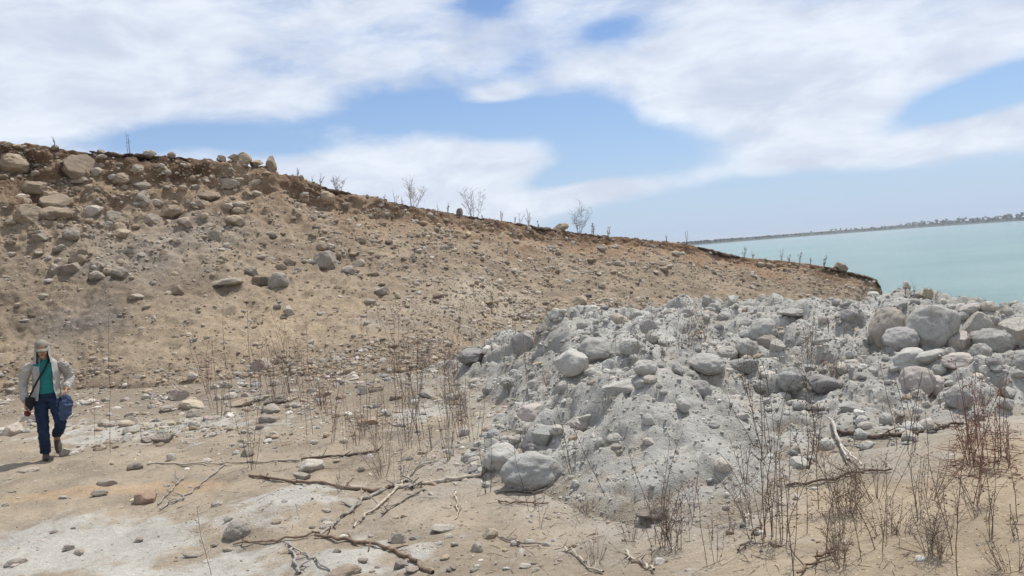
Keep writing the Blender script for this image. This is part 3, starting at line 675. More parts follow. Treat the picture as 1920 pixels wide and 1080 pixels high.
SKYLINE = [
 (457, 301, 28, 24, 'a', 'tan', 'largest rock on the skyline of the bank'), (511, 316, 18, 28, 'a', 'brn', 'upright rock at the right end of the skyline rocks'),
 (415, 299, 16, 13, 'a', 'pale', 'pale rock at the left end of the skyline rocks'), (440, 306, 16, 13, 'a', 'tan', 'small tan rock left of the largest skyline rock'),
 (480, 312, 24, 12, 'a', 'tan', 'low tan rock between the largest and the upright skyline rock'), (280, 289, 20, 13, 'r', 'white', 'white stone on the high left brow'),
 (322, 297, 13, 10, 'r', 'grey', 'little grey stone on the brow right of the white one'), (862, 404, 12, 16, 'a', 'dark', 'dark stump-like stone on the middle brow'),
 (1051, 428, 32, 14, 'a', 'tan', 'tan block on the brow beside the forked dry bush'), (1577, 497, 24, 15, 'a', 'pink', 'pinkish rock at the tip of the spit against the lake'),
 (104, 274, 12, 8, 'a', 'dark', 'small dark stone on the brow at the far left'), (190, 283, 14, 9, 'a', 'brn', 'brown stone at the start of the dark crust'),
]
for r in BOULDERS: put_rock('boulder', 'boulder', *r)
for r in ROCKS: put_rock('rock', 'rock', *r)
for r in BANK: put_rock('bank_rock', 'rock', *r, embed=0.42)
for r in SKYLINE: put_rock('skyline_rock', 'rock', *r, sky=True)

# more rocks, too alike to tell apart: six groups
def scatter(n, poly_fn, wlo, whi, shapes, colors, label, group, name, embed=None, asp=(0.5, 0.85)):
    g = np.random.default_rng(900 + n + int(wlo) + len(label)); k = 0
    while k < n:
        px, py = poly_fn(g)
        w = wlo * (whi / wlo) ** (g.random() ** 1.6)
        if put_rock(name, 'rock', px, py, w, w * g.uniform(*asp), g.choice(shapes), g.choice(colors), label, group, embed=embed): k += 1
def band(x0, x1, ytop, ybot, pw=1.0):
    """random spot between two border lines given as (x, y) points"""
    xt, yt = zip(*ytop); xb, yb = zip(*ybot)
    def f(g):
        x = g.uniform(x0, x1); t = g.random() ** pw; a, b = np.interp(x, xt, yt), np.interp(x, xb, yb)
        return x, a + (b - a) * t
    return f
BROW = [(0, 285), (350, 325), (500, 340), (680, 392), (860, 425), (1080, 455), (1290, 472), (1640, 540)]
scatter(42, band(0, 480, BROW, [(0, 520), (480, 430)]), 15, 34, ['a', 'a', 'f', 'r'], ['tan', 'tan', 'brn', 'grey', 'pale', 'pale'], 'one of the many rocks bedded in the stony upper left bank', 'rocks bedded in the upper left bank', 'bank_rock', 0.4)
scatter(24, band(480, 900, BROW, [(480, 540), (900, 520)]), 12, 24, ['a', 'a', 'f', 'r'], ['tan', 'pale', 'brn', 'grey', 'dark', 'blue'], 'one of the stones stuck in the middle face of the bank', 'stones in the middle bank face', 'bank_rock', 0.4)
scatter(14, band(900, 1450, BROW, [(900, 540), (1450, 560)]), 11, 19, ['a', 'f'], ['tan', 'pale', 'brn', 'pale'], 'one of the small stones in the rusty far face of the bank', 'stones in the far bank face', 'bank_rock', 0.4)
scatter(24, band(190, 620, [(190, 735), (620, 690)], [(190, 800), (620, 790)]), 13, 25, ['a', 'r', 'f'], ['pale', 'white', 'grey', 'pink', 'yel', 'purp'], 'one of the pale stones strewn along the foot of the bank', 'stones along the foot of the bank', 'rock')
scatter(32, band(900, 1920, [(900, 660), (1040, 600), (1330, 575), (1500, 570), (1700, 565), (1920, 590)], [(900, 840), (1050, 860), (1500, 800), (1920, 740)]), 14, 34, ['a', 'a', 'r', 'f'], ['dust', 'dust', 'grey', 'pale', 'dust', 'blue'], 'one of the dusty grey stones lying about on the rubble mound', 'stones on the rubble mound', 'rock')
scatter(22, band(0, 1080, [(0, 880), (1080, 1000)], [(0, 1078), (1080, 1078)]), 9, 22, ['a', 'f', 'r'], ['pale', 'grey', 'white', 'dark', 'tan'], 'one of the little stones scattered over the bare ground in front', 'stones on the bare ground in front', 'rock', asp=(0.35, 0.6))

# ------------------------------------------------------------------ loose gravel and rubble (nobody could count it)
SMALL = [rock_shape(900 + i, ('block', 'slab', 'block', 'round')[i % 4], 2) for i in range(12)]
TINY = [rock_shape(950 + i, ('block', 'slab')[i % 2], 1) for i in range(8)]
def gravel(name, P, N, size, cols, shapes, seed, flat=(0.45, 0.9), lift=0.25):
    g = np.random.default_rng(seed); vs, fs, cs, off = [], [], [], 0
    which = g.integers(0, len(shapes), len(P))
    for k, (v, f) in enumerate(shapes):
        idx = np.where(which == k)[0]
        if len(idx) == 0: continue
        n = len(idx); a = g.uniform(0, 2 * math.pi, n); b = g.normal(0, 0.35, n); s = size[idx]
        sc = np.stack([s, s * g.uniform(0.6, 1.0, n), s * g.uniform(*flat, n)], -1)
        q = v[None] * sc[:, None, :]
        cb, sb = np.cos(b)[:, None], np.sin(b)[:, None]; ca, sa = np.cos(a)[:, None], np.sin(a)[:, None]
        x, y, z = q[..., 0], q[..., 1] * cb - q[..., 2] * sb, q[..., 1] * sb + q[..., 2] * cb
        q = np.stack([x * ca - y * sa, x * sa + y * ca, z], -1)
        q = q + P[idx][:, None, :] + N[idx][:, None, :] * (lift * sc[:, 2:3])[:, None, :]
        vs.append(q.reshape(-1, 3)); fs.append((f[None] + (np.arange(n) * len(v))[:, None, None] + off).reshape(-1, 3)); off += n * len(v)
        cs.append(np.repeat(cols[idx], len(v), axis=0))
    me = mesh_np(name, np.concatenate(vs), np.concatenate(fs), M_GRAVEL, False, np.concatenate(cs))
    return tag(link(name, me), kind='stuff')
def pick_cols(g, n, names, p):
    c = np.array([RC[k] for k in names])[g.choice(len(names), n, p=np.array(p) / sum(p))]
    return c * g.uniform(0.75, 1.2, (n, 1))
def normals(Pg):
    n = np.cross(np.gradient(Pg, axis=0), np.gradient(Pg, axis=1)); n /= np.linalg.norm(n, axis=2)[..., None] + 1e-9
    return n * np.sign(n[..., 2:3] + 1e-6)
def sample(Pg, weight, n, g):
    nn = normals(Pg); W = weight.ravel() / weight.sum(); i = g.choice(W.size, n, p=W)
    P = Pg.reshape(-1, 3)[i].copy(); j = i.copy()
    # jitter inside the cell
    du = (np.roll(Pg, -1, 0) - Pg).reshape(-1, 3)[i]; dv = (np.roll(Pg, -1, 1) - Pg).reshape(-1, 3)[i]
    du[np.linalg.norm(du, axis=1) > 3] = 0; dv[np.linalg.norm(dv, axis=1) > 3] = 0
    return P + du * g.uniform(-0.5, 0.5, (n, 1)) + dv * g.uniform(-0.5, 0.5, (n, 1)), nn.reshape(-1, 3)[i]
def build_gravel():
    g = np.random.default_rng(77)
    # bank
    area = np.linalg.norm(np.cross(np.gradient(HP, axis=0), np.gradient(HP, axis=1)), axis=2)
    n1 = fbm(HP + 3, 2.2, 4); clus = sstep(fbm(HP + 91, 1.4, 4), -0.35, 0.5)
    inf = (T_ > -0.01) & (T_ < 0.99)
    dist = np.linalg.norm(HP - CAM, axis=2)
    smooth = wgauss(HP, 400, 600, 26, 7.0, 1.8)
    cob = wgauss(HP, 960, 560, 28, 5.0, 1.6)
    w = area * inf * (0.12 + clus) * (0.5 + sstep(T_, 0.25, 0.6) + 2.2 * cob + 5.0 * np.exp(-(T_ / 0.10) ** 2)) * (1 - 0.6 * smooth) / dist
    for nm, cnt, lo, hi, sh, sd in (('bank_gravel', 8000, 0.04, 0.16, SMALL, 1), ('bank_gravel', 24000, 0.016, 0.06, TINY, 2)):
        P, N = sample(HP, w if sd == 1 else w + area * inf * 0.25 / dist, cnt, g); d = np.linalg.norm(P - CAM, axis=1) / 28
        s = lo * (hi / lo) ** (g.random(cnt) ** 2.4) * np.clip(d, 0.8, 1.2)
        gravel(nm, P, N, s, 0.62 * pick_cols(g, cnt, ['tan', 'pale', 'grey', 'brn', 'yel', 'white', 'dark'], [5, 5, 1.5, 1.8, 2, 1.3, 0.4]) + 0.38 * np.array([0.25, 0.2, 0.148]), sh, 10 + sd, (0.4, 0.85), 0.0)
    # mound
    MP = np.stack([MX, MY, MZ], -1); vis = (MZ > GB - 0.02) & (MY < 18)
    clus = sstep(fbm(Pm + 44, 0.8, 4), -0.25, 0.5)
    front = np.exp(-((MX - 1.7) / 1.3) ** 2 - ((MY - 7.6) / 1.2) ** 2)
    w = vis * (0.12 + clus) * (0.3 + sstep(MY, 7.5, 9.5)) * (1 - 0.85 * front) * (1 + 1.5 * np.exp(-((MZ - GB) / 0.12) ** 2)) / MY
    for nm, cnt, lo, hi, sh, sd in (('mound_rubble', 3000, 0.018, 0.11, SMALL, 3), ('mound_rubble', 20000, 0.008, 0.03, TINY, 4)):
        P, N = sample(MP, w if sd == 3 else w + vis * 0.07, cnt, g)
        s = lo * (hi / lo) ** (g.random(cnt) ** 2.6)
        gravel(nm, P, N, s, pick_cols(g, cnt, ['dust', 'grey', 'pale', 'purp', 'blue', 'white', 'tan'], [9, 4, 4, 0.7, 0.8, 0.8, 1]) * 1.06, sh, 10 + sd, (0.4, 0.9), 0.2)
    # level ground
    ii = (gx > -16) & (gx < 13); jj = (gy > 4.6) & (gy < 34)
    GP = np.stack([GX, GY, GZ], -1)[np.ix_(ii, jj)]; X, Y = GP[..., 0], GP[..., 1]
    ga = np.abs(np.gradient(X, axis=0) * np.gradient(Y, axis=1))
    pg = np.stack([X, Y, 0 * X], -1); clus = sstep(fbm(pg + 23, 0.9, 4), -0.2, 0.6)
    footb = sstep(Y + 0.3 * X, 8.2, 11.5)                        # stonier towards the foot of the bank
    ashy = patch(X, Y, 560, 930, 0.8, 0.8) + patch(X, Y, 640, 1060, 1.0, 0.5) + 1.6 * patch(X, Y, 800, 760, 1.0, 2.0) + 0.5 * patch(X, Y, 200, 1040, 2.2, 0.8)
    right = sstep(X, 0.5, 3.0) * (1 - sstep(Y, 10, 12))
    toe = tps_eval(M_TPS, X, Y) - ground_base(X, Y); toe = np.exp(-(toe / 0.22) ** 2) * (toe < 0.05) * (X > -3.2) * (X < 9)
    w = ga * (0.10 + clus) * (1.6 * toe + 0.22 + 2.4 * footb + 0.9 * ashy) * (1 - 0.8 * right) / Y
    for nm, cnt, lo, hi, sh, sd in (('ground_pebbles', 11000, 0.016, 0.08, SMALL, 5), ('ground_pebbles', 34000, 0.006, 0.024, TINY, 6)):
        P, N = sample(GP, w if sd == 5 else w + ga * 0.06 / Y, cnt, g)
        s = lo * (hi / lo) ** (g.random(cnt) ** 2.2) * np.clip(P[:, 1] / 11, 0.7, 1.6)
        gravel(nm, P, N, s, pick_cols(g, cnt, ['pale', 'tan', 'grey', 'white', 'pink', 'dark', 'yel'], [5, 4, 3, 1.5, 1.5, 1, 1]), sh, 10 + sd, (0.35, 0.7), 0.2)
build_gravel()

# ------------------------------------------------------------------ tubes, twigs, weeds, branches
class Tubes:
    def __init__(s): s.v, s.f, s.n = [], [], 0
    def tube(s, path, radii, sides=5):
        P = np.asarray(path, float); n = len(P); T = np.gradient(P, axis=0); T /= np.linalg.norm(T, axis=1)[:, None] + 1e-12
        ref = np.array([0.31, 0.95, 0.05]); A = np.cross(T, ref); A /= np.linalg.norm(A, axis=1)[:, None] + 1e-9; B = np.cross(T, A)
        a = np.linspace(0, 2 * math.pi, sides, endpoint=False)
        r = np.broadcast_to(np.asarray(radii, float), (n,))
        V = P[:, None] + r[:, None, None] * (A[:, None] * np.cos(a)[None, :, None] + B[:, None] * np.sin(a)[None, :, None])
        s.v.append(V.reshape(-1, 3)); o = s.n
        i = np.arange(n - 1)[:, None] * sides + np.arange(sides)[None]; j = np.arange(n - 1)[:, None] * sides + (np.arange(sides)[None] + 1) % sides
        s.f.append(np.stack([i, j, j + sides, i + sides], -1).reshape(-1, 4) + o); s.n += n * sides
    def blob(s, c, r, k=0):
        s.tube([c - np.array([0, 0, r]), c - np.array([0, 0, r * .5]), c + np.array([0, 0, r * .3]), c + np.array([0, 0, r])], [r * .3, r, r * .9, r * .2], 5)
    def build(s, name, mat, parent=None, loc=None, color=None, smooth=True):
        o = link(name, mesh_np(name, np.concatenate(s.v), np.concatenate(s.f), mat, smooth), parent, loc)
        if color is not None: o.color = (*color, 1)
        return o
WC = {'red': (0.21, 0.115, 0.088), 'dark': (0.115, 0.085, 0.066), 'grey': (0.26, 0.22, 0.18), 'pale': (0.40, 0.35, 0.28), 'brn': (0.19, 0.135, 0.098), 'bone': (0.44, 0.41, 0.36), 'ash': (0.27, 0.25, 0.225)}
def wander(g, p0, d, L, n, wob):
    """a slightly crooked path"""
    d = np.array(d, float); d /= np.linalg.norm(d); P = [np.array(p0, float)]
    for i in range(n):
        d = d + g.normal(0, wob, 3); d /= np.linalg.norm(d); P.append(P[-1] + d * L / n)
    return np.array(P)
_wk = [0]
def weed(px, pb, pt, style, color, label, group=None, lean=0.0, name='dry_weed', n=None, spread=None):
    k = brow(px) if name == 'brow_weed' else hit(px, pb)
    if k is None: return
    _wk[0] += 1; g = np.random.default_rng(3000 + _wk[0])
    p, nrm_, mpp = k; H = (pb - pt) * mpp; d = mpp * FPX
    rad = max(0.0034, 0.00027 * d) * (1.0 if H > 0.35 else 0.75)
    root = bpy.data.objects.new(name, None); COL.objects.link(root); root.location = p; root.empty_display_size = 0.1
    tag(root, label, 'weed', group)
    cfg = {'stalk': (1, 0.03, 20, 0.15), 'clump': (5, 0.2, 16, 0.16), 'bush': (9, 0.5, 18, 0.28), 'bare': (3, 0.12, 7, 0.12), 'tuft': (12, 0.75, 7, 0.3)}[style]
    ns = n or cfg[0]; spr = cfg[1] if spread is None else spread
    base_c = np.array(WC[color])
    tw = Tubes(); anyt = False
    for s in range(ns):
        h = H * (1.0 if s == 0 else g.uniform(0.45, 0.98))
        a = g.uniform(0, 2 * math.pi); off = np.array([math.cos(a), math.sin(a), 0]) * (g.uniform(0.0, 0.06) * (ns > 1)) * (1 + spr * 2) * max(H, 0.3)
        dirv = np.array([math.cos(a) * spr * g.uniform(0.2, 1.0) + lean, math.sin(a) * spr * g.uniform(0.2, 1.0), 1.0])
        path = wander(g, off + np.array([0, 0, -0.04]), dirv, h + 0.04, 9, 0.055 if style != 'bush' else 0.09)
        t = Tubes(); rr = rad * g.uniform(0.75, 1.15) * (0.8 if ns > 6 else 1)
        t.tube(path, np.linspace(rr, rr * 0.5, len(path)), 5)
        t.build('stem', M_WOOD, root, None, base_c * g.uniform(0.75, 1.25))
        for q in range(g.integers(cfg[2] // 2, cfg[2] + 1)):
            f = g.uniform(0.25, 1.0) * (len(path) - 1); i = min(int(f), len(path) - 2); b = path[i] + (path[i + 1] - path[i]) * (f - i)
            aa = g.uniform(0, 2 * math.pi); L = h * cfg[3] * g.uniform(0.3, 1.1)
            tp = wander(g, b, (math.cos(aa) * 0.8, math.sin(aa) * 0.8, g.uniform(0.3, 1.1)), L, 4, 0.12)
            tw.tube(tp, np.linspace(rr * 0.5, rr * 0.28, len(tp)), 4); anyt = True
            if g.random() < 0.6: tw.blob(tp[-1], rr * g.uniform(0.9, 2.0))
            if g.random() < 0.3: tw.blob(tp[2], rr * g.uniform(0.8, 1.7))
            if style in ('bush',) and g.random() < 0.8:
                tp2 = wander(g, tp[2], (math.cos(aa + 1) * 0.8, math.sin(aa + 1) * 0.8, 0.6), L * 0.7, 3, 0.15)
                tw.tube(tp2, np.linspace(rr * 0.45, rr * 0.3, len(tp2)), 4)
    if anyt: tw.build('sprays', M_WOOD, root, None, base_c * g.uniform(0.85, 1.2))
    return root

WEEDS = [
 # right-hand thicket
 (1488, 1084, 885, 'stalk', 'dark', 'tallest dark stalk at the bottom edge, left of the right-hand sand', 0.02), (1796, 1084, 810, 'stalk', 'dark', 'tall dark stalk rising from the bottom edge in the right-hand sand', -0.02),
 (1788, 1040, 880, 'stalk', 'brn', 'forked leaning stem beside the tall dark stalk in the right-hand sand', -0.2), (1440, 1010, 705, 'clump', 'dark', 'tall dark weed clump in front of the mound with knobby stems', -0.06),
 (1462, 1022, 790, 'clump', 'grey', 'grey many-stemmed weed clump right of the tall dark knobby one', 0.05), (1512, 880, 735, 'clump', 'dark', 'dark upright weed clump at the mound edge left of the bleached pole', 0.06),
 (1532, 838, 690, 'stalk', 'dark', 'single dark leaning stem on the mound above the bleached pole', 0.10), (1546, 1040, 912, 'stalk', 'brn', 'thin brown stalk on the sand right of the grey weed clump', 0.0),
 (1535, 955, 782, 'stalk', 'brn', 'long thin stalk passing in front of the bleached pole', -0.02), (1654, 1035, 890, 'stalk', 'brn', 'slender stalk in the middle of the right-hand sand', 0.02),
 (1643, 1030, 925, 'stalk', 'brn', 'shorter slender stalk touching the one in the middle of the sand', -0.12), (1615, 1000, 930, 'stalk', 'grey', 'short thin stalk left of the slender pair on the sand', -0.02),
 (1740, 1038, 935, 'bush', 'grey', 'round grey twiggy bush on the right-hand sand', 0.0), (1762, 1045, 960, 'bush', 'brn', 'brownish twiggy bush right beside the round grey one', 0.0),
 (1821, 946, 800, 'clump', 'red', 'reddish clump below the thicket, left of three straight stems', 0.0), (1854, 1008, 880, 'bare', 'brn', 'three straight bare stems side by side on the sand', 0.0),
 (1910, 978, 870, 'stalk', 'brn', 'stalk near the right edge leaning left', -0.06), (1842, 880, 700, 'clump', 'red', 'dense reddish weed clump at the right edge of the mound', -0.02),
 (1866, 868, 725, 'bare', 'red', 'second, sparser reddish clump nearer the right edge', 0.02), (1822, 868, 735, 'clump', 'red', 'reddish brown clump left of the dense reddish one', 0.0),
 (1895, 872, 750, 'bare', 'red', 'reddish weed clump touching the right edge', 0.02), (1691, 842, 700, 'bare', 'dark', 'dark straight bare stems in front of the mauve boulder', 0.0),
 (1709, 846, 705, 'bare', 'brn', 'brown stems just right of the dark straight bare ones', 0.0), (1740, 830, 750, 'stalk', 'grey', 'thin grey stalk right of the bare stems at the mound edge', 0.0),
 (1572, 1040, 955, 'clump', 'grey', 'low grey stemmy weed on the sand behind the diagonal twig', 0.0), (1418, 1018, 840, 'clump', 'brn', 'brown weed clump at the left side of the tall dark knobby one', -0.1),
 (1398, 908, 832, 'bare', 'dark', 'dark short stems at the right foot of the bare mound face', 0.0), (1432, 850, 690, 'clump', 'dark', 'dark leaning weed on the mound behind the tall knobby clump', -0.15),
 (1405, 742, 665, 'clump', 'dark', 'dark dead weed sticking out of the mound under the dark flat stone', -0.06), (1557, 705, 662, 'bush', 'red', 'reddish dead bush on the middle of the mound', 0.0),
 # centre
 (1243, 1026, 830, 'clump', 'brn', 'brown weed at the sandy foot of the mound with slanting stems', -0.08), (1262, 1030, 905, 'bush', 'dark', 'dark low bush right beside the slanting brown weed', 0.0),
 (1278, 1031, 915, 'stalk', 'grey', 'thin grey stalk right of the dark low bush', 0.02), (1327, 1064, 905, 'stalk', 'brn', 'lone brown stalk near the bottom edge, centre right', 0.0),
 (1300, 972, 868, 'bare', 'grey', 'grey bare stems at the base of the bare mound face', 0.0), (1378, 1015, 945, 'stalk', 'brn', 'short brown stalk on the sand left of the tall thicket', 0.0),
 (1118, 1053, 1000, 'tuft', 'grey', 'low dry tuft on the sand below the mound', 0.0), (1182, 1015, 955, 'tuft', 'brn', 'small brown tuft at the foot of the mound', 0.0),
 (1136, 930, 795, 'stalk', 'dark', 'dark slanting stem on the left of the bare mound face', -0.22), (1075, 886, 752, 'clump', 'dark', 'thick dark stem clump beside the large cracked boulder', -0.04),
 (991, 958, 838, 'stalk', 'dark', 'thin dark stem in front of the large cracked boulder', -0.01), (911, 924, 817, 'bare', 'dark', 'dark stake-like stems in front of the domed boulder', 0.0),
 (1273, 656, 586, 'clump', 'grey', 'dry clump growing on the crest of the mound', 0.0), (1296, 655, 600, 'bush', 'brn', 'twiggy brown bush beside the dry clump on the crest', 0.15),
 (951, 747, 680, 'bare', 'brn', 'short brown stems on the left flank of the mound', 0.0), (986, 668, 625, 'stalk', 'pale', 'pale short stem against the dark half-buried boulder', 0.0),
 (1026, 722, 690, 'tuft', 'red', 'reddish dead tuft in the hollow left of the angular block', 0.0), (1060, 745, 705, 'bush', 'ash', 'greyish arching twigs beside the reddish dead tuft', 0.2),
 # left
 (206, 848, 620, 'stalk', 'dark', 'tall single dark stem right of the walking person', 0.06), (178, 822, 722, 'stalk', 'red', 'thin reddish stem between the person and the tall dark one', 0.03),
 (470, 880, 735, 'clump', 'dark', 'thick-topped dark weed standing at the thin pale stick', -0.02), (415, 782, 640, 'clump', 'dark', 'dark multi-stemmed weed in the stone strip', 0.04),
 (432, 778, 575, 'stalk', 'dark', 'tall dark stem rising behind the multi-stemmed weed', 0.10), (576, 830, 712, 'stalk', 'dark', 'straight dark stem below the reddish brown bush', 0.0),
 (600, 760, 650, 'clump', 'red', 'dense rusty red clump at the foot of the bank', 0.0), (554, 722, 700, 'tuft', 'red', 'reddish brown bush squatting at the foot of the bank', 0.0),
 (648, 843, 745, 'bare', 'brn', 'three thin brown stems right of the rusty red clump', 0.0), (668, 835, 760, 'bare', 'red', 'thin red stems in the reddish sand', 0.0),
 (760, 832, 600, 'stalk', 'dark', 'very tall thin stem in the middle of the picture', 0.0), (764, 840, 720, 'clump', 'dark', 'dark clump around the very tall thin stem', 0.0),
 (805, 845, 752, 'bare', 'dark', 'straight dark stems right of the very tall thin stem', -0.03), (842, 862, 725, 'clump', 'dark', 'dark upright clump at the left foot of the mound', 0.0),
 (882, 812, 735, 'stalk', 'dark', 'thin dark stem by the white upright cobble', -0.08), (680, 656, 595, 'stalk', 'grey', 'thin grey stem on the lower slope', 0.0),
 (850, 705, 640, 'bare', 'brn', 'brown stems beside the dark ledge of rock', 0.0), (885, 648, 555, 'stalk', 'brn', 'thin stem on the pale cobbles behind the left end of the mound', -0.02),
 (752, 905, 785, 'bush', 'ash', 'pale grey twiggy bush behind the forked branches', 0.05), (715, 895, 800, 'bush', 'grey', 'grey twiggy bush left of the pale grey one', -0.05),
 (600, 760, 700, 'tuft', 'red', 'rusty tuft hidden in the rusty red clump', 0.0), (510, 760, 690, 'bare', 'dark', 'dark thin stems behind the long dark flat stone', 0.0),
 (396, 1078, 950, 'stalk', 'grey', 'thin grey stalk at the bottom edge left of the ashy heap', 0.0), (640, 920, 870, 'tuft', 'grey', 'grey tuft on the ashy heap', 0.0),
 (310, 830, 792, 'tuft', 'brn', 'little brown twigs above the small white stone', 0.0),
]
for r in WEEDS: weed(*r[:6], None, r[6])
BROW_WEEDS = [(776, 392, 336, 'bush', 'brn', 'bushiest dry shrub on the brow, at its middle'), (889, 409, 352, 'bush', 'brn', 'dry shrub on the brow right of the dark stump-like stone'), (991, 423, 388, 'clump', 'grey', 'thin dry stems on the brow left of the tan block'),
 (1086, 439, 374, 'bush', 'dark', 'forked dark dry bush on the brow right of the tan block'), (1111, 442, 418, 'clump', 'grey', 'short stems right of the forked dark bush'), (635, 362, 332, 'bush', 'grey', 'small dry shrub on the brow below the skyline rocks'),
 (741, 384, 357, 'bare', 'grey', 'thin stems left of the bushiest dry shrub'), (240, 290, 248, 'bare', 'dark', 'two tall thin stems on the high left brow'), (103, 275, 254, 'bare', 'dark', 'thin stem on the brow at the far left'),
 (558, 342, 325, 'bare', 'grey', 'faint stems right of the upright skyline rock'), (1288, 462, 436, 'bare', 'grey', 'faint stem where the far shore meets the brow')]
for r in BROW_WEEDS: weed(*r, None, 0.07, name='brow_weed')
def weeds_fill(n, x0, x1, y0, y1, hlo, hhi, styles, cols, label, group):
    g = np.random.default_rng(4000 + n + int(x0))
    for _ in range(n):
        px = g.uniform(x0, x1); yb = np.interp(px, [x0, x1], y0 if isinstance(y0, tuple) else (y0, y0)); yc = np.interp(px, [x0, x1], y1 if isinstance(y1, tuple) else (y1, y1))
        b = g.uniform(yb, yc); weed(px, b, b - g.uniform(hlo, hhi), g.choice(styles), g.choice(cols), label, group, g.normal(0, 0.05))
weeds_fill(13, 1395, 1620, 930, 1078, 60, 170, ['stalk', 'bare', 'bush'], ['grey', 'brn', 'brn', 'dark'], 'one of the thin dry stalks in the thicket in front of the mound', 'stalks in the thicket before the mound')
weeds_fill(8, 1780, 1918, (830, 800), (905, 900), 60, 140, ['stalk', 'bare', 'clump'], ['red', 'red', 'brn'], 'one of the reddish stems massed at the right edge', 'reddish stems at the right edge')
weeds_fill(24, 520, 870, 740, 850, 90, 210, ['stalk', 'bare', 'clump'], ['red', 'brn', 'dark'], 'one of the thin stems in the reddish sand before the bank', 'thin stems in the reddish sand')
weeds_fill(12, 1640, 1910, 930, 1070, 45, 120, ['stalk', 'bare', 'tuft'], ['brn', 'grey'], 'one of the sparse thin stems on the right-hand sand', 'sparse stems on the right-hand sand')
weeds_fill(14, 1000, 1380, 950, 1060, 30, 90, ['tuft', 'stalk', 'bare'], ['grey', 'brn'], 'one of the little dry stems at the foot of the bare mound face', 'dry stems at the foot of the mound')
weeds_fill(12, 640, 1000, 600, 690, 25, 80, ['stalk', 'bare'], ['grey', 'brn'], 'one of the faint stems on the low slope behind the mound', 'faint stems on the low slope')
weeds_fill(12, 1300, 1900, (620, 610), (780, 760), 25, 70, ['bare', 'stalk', 'tuft'], ['brn', 'dark', 'grey'], 'one of the short stems poking out of the rubble mound', 'short stems on the mound')
for i, px in enumerate([585, 600, 720, 755, 820, 840, 905, 940, 965, 975, 1010, 1140, 1250, 1395, 1412, 1465, 1480, 1500, 1520, 1545]):
    RP = np.interp(px, [585, 680, 780, 860, 970, 1080, 1190, 1290, 1380, 1450, 1530, 1600], [347, 370, 390, 404, 420, 437, 449, 459, 480, 489, 497, 512])
    weed(px, RP + 5, RP - 8 - (i * 7) % 14, 'clump' if i % 3 else 'bare', 'grey', 'one of the little dry stems fringing the brow of the bank', 'dry stems along the brow', 0.07, name='brow_weed', n=3)
for px, a, b in ((1697, 556, 530), (1711, 555, 525)): weed(px, a, b, 'bare', 'dark', 'short dark stems side by side on the mound crest against the lake', 'dark stems on the mound crest', 0.05)
weed(1752, 558, 538, 'tuft', 'dark', 'small dark tuft beside the cream upright stone on the crest')

weeds_fill(16, 380, 640, 720, 800, 70, 180, ['stalk', 'bare', 'clump'], ['brn', 'red', 'dark'], 'one of the brown stems standing in the stone strip at the bank foot', 'stems in the stone strip')
weeds_fill(14, 640, 1000, 700, 880, 60, 150, ['clump', 'bush', 'stalk'], ['brn', 'grey', 'ash'], 'one of the fuzzy dry stems between the reddish sand and the mound', 'fuzzy stems left of the mound')
weeds_fill(14, 1040, 1900, (640, 640), (760, 740), 40, 110, ['clump', 'stalk', 'bush'], ['grey', 'brn', 'ash'], 'one of the twiggy dry weeds rooted in the grey rubble', 'twiggy weeds in the rubble')

def branch(name, pts, r0, r1, color, label, forks=(), lift=0.02, wob=0.012):
    """a fallen branch lying along photo points; forks are side branches given the same way"""
    g = np.random.default_rng(6000 + len(label) + int(pts[0][0]))
    def settle(P):
        for _ in range(10): P[1:-1] = 0.5 * P[1:-1] + 0.25 * (P[:-2] + P[2:])
        gz = np.array([drop(q[0], q[1])[0][2] for q in P]) + lift
        for _ in range(6): gz[1:-1] = np.maximum(gz[1:-1], (gz[:-2] + gz[2:]) / 2 - 0.006)
        P[:, 2] = gz
        return P
    def lay(pp):
        out = []
        for (ax, ay), (bx, by) in zip(pp[:-1], pp[1:]):
            for t in np.linspace(0, 1, 7)[:-1]: out.append((ax + (bx - ax) * t, ay + (by - ay) * t))
        out.append(pp[-1]); P = []
        for x, y in out:
            k = hit(x, y)
            if k: P.append(k[0] + np.array([0, 0, lift]))
        P = np.array(P)
        z = P[:, 2].copy()
        for _ in range(5): z[1:-1] = np.maximum(P[1:-1, 2], (z[:-2] + z[2:]) / 2 - 0.004)   # wood bridges small dips
        P[:, 2] = z
        return settle(P) + g.normal(0, wob, P.shape) * np.array([1, 1, 0.5])
    P = lay(pts); o0 = P[0].copy()
    t = Tubes(); t.tube(P - o0, np.linspace(r0, r1, len(P)) * (1 + g.normal(0, 0.12, len(P))), 7)
    root = t.build(name, M_WOOD, None, o0, np.array(WC[color])); tag(root, label, 'branch')
    for fp in forks:
        Q = lay(fp); q = Tubes(); q.tube(Q - o0, np.linspace(r0 * 0.6, r1 * 0.6, len(Q)), 6); q.build('fork', M_WOOD, root, None, np.array(WC[color]) * 1.1)
    tw = Tubes()
    for _ in range(5):
        i = g.integers(1, len(P) - 1); a = g.uniform(0, 6.28); tw.tube(wander(g, P[i] - o0, (math.cos(a), math.sin(a), g.uniform(0.1, 0.7)), g.uniform(0.06, 0.22), 4, 0.15), np.linspace(r1 * 0.6, r1 * 0.3, 5), 4)
    tw.build('sprays', M_WOOD, root, None, np.array(WC[color]) * 0.9)
    return root
B = 'fallen_branch'
branch(B, [(466, 893), (540, 903), (620, 914), (700, 926), (748, 912)], 0.014, 0.022, 'brn', 'long dark branch lying over the ashy heap')
branch(B, [(903, 893), (850, 903), (790, 908), (740, 918)], 0.02, 0.026, 'pale', 'thick tan branch pointing at the domed boulder')
branch(B, [(602, 1005), (640, 972), (690, 935), (745, 908), (770, 896)], 0.014, 0.024, 'ash', 'grey forked branch slanting down toward the bottom left', [[(690, 935), (730, 915), (806, 868)]])
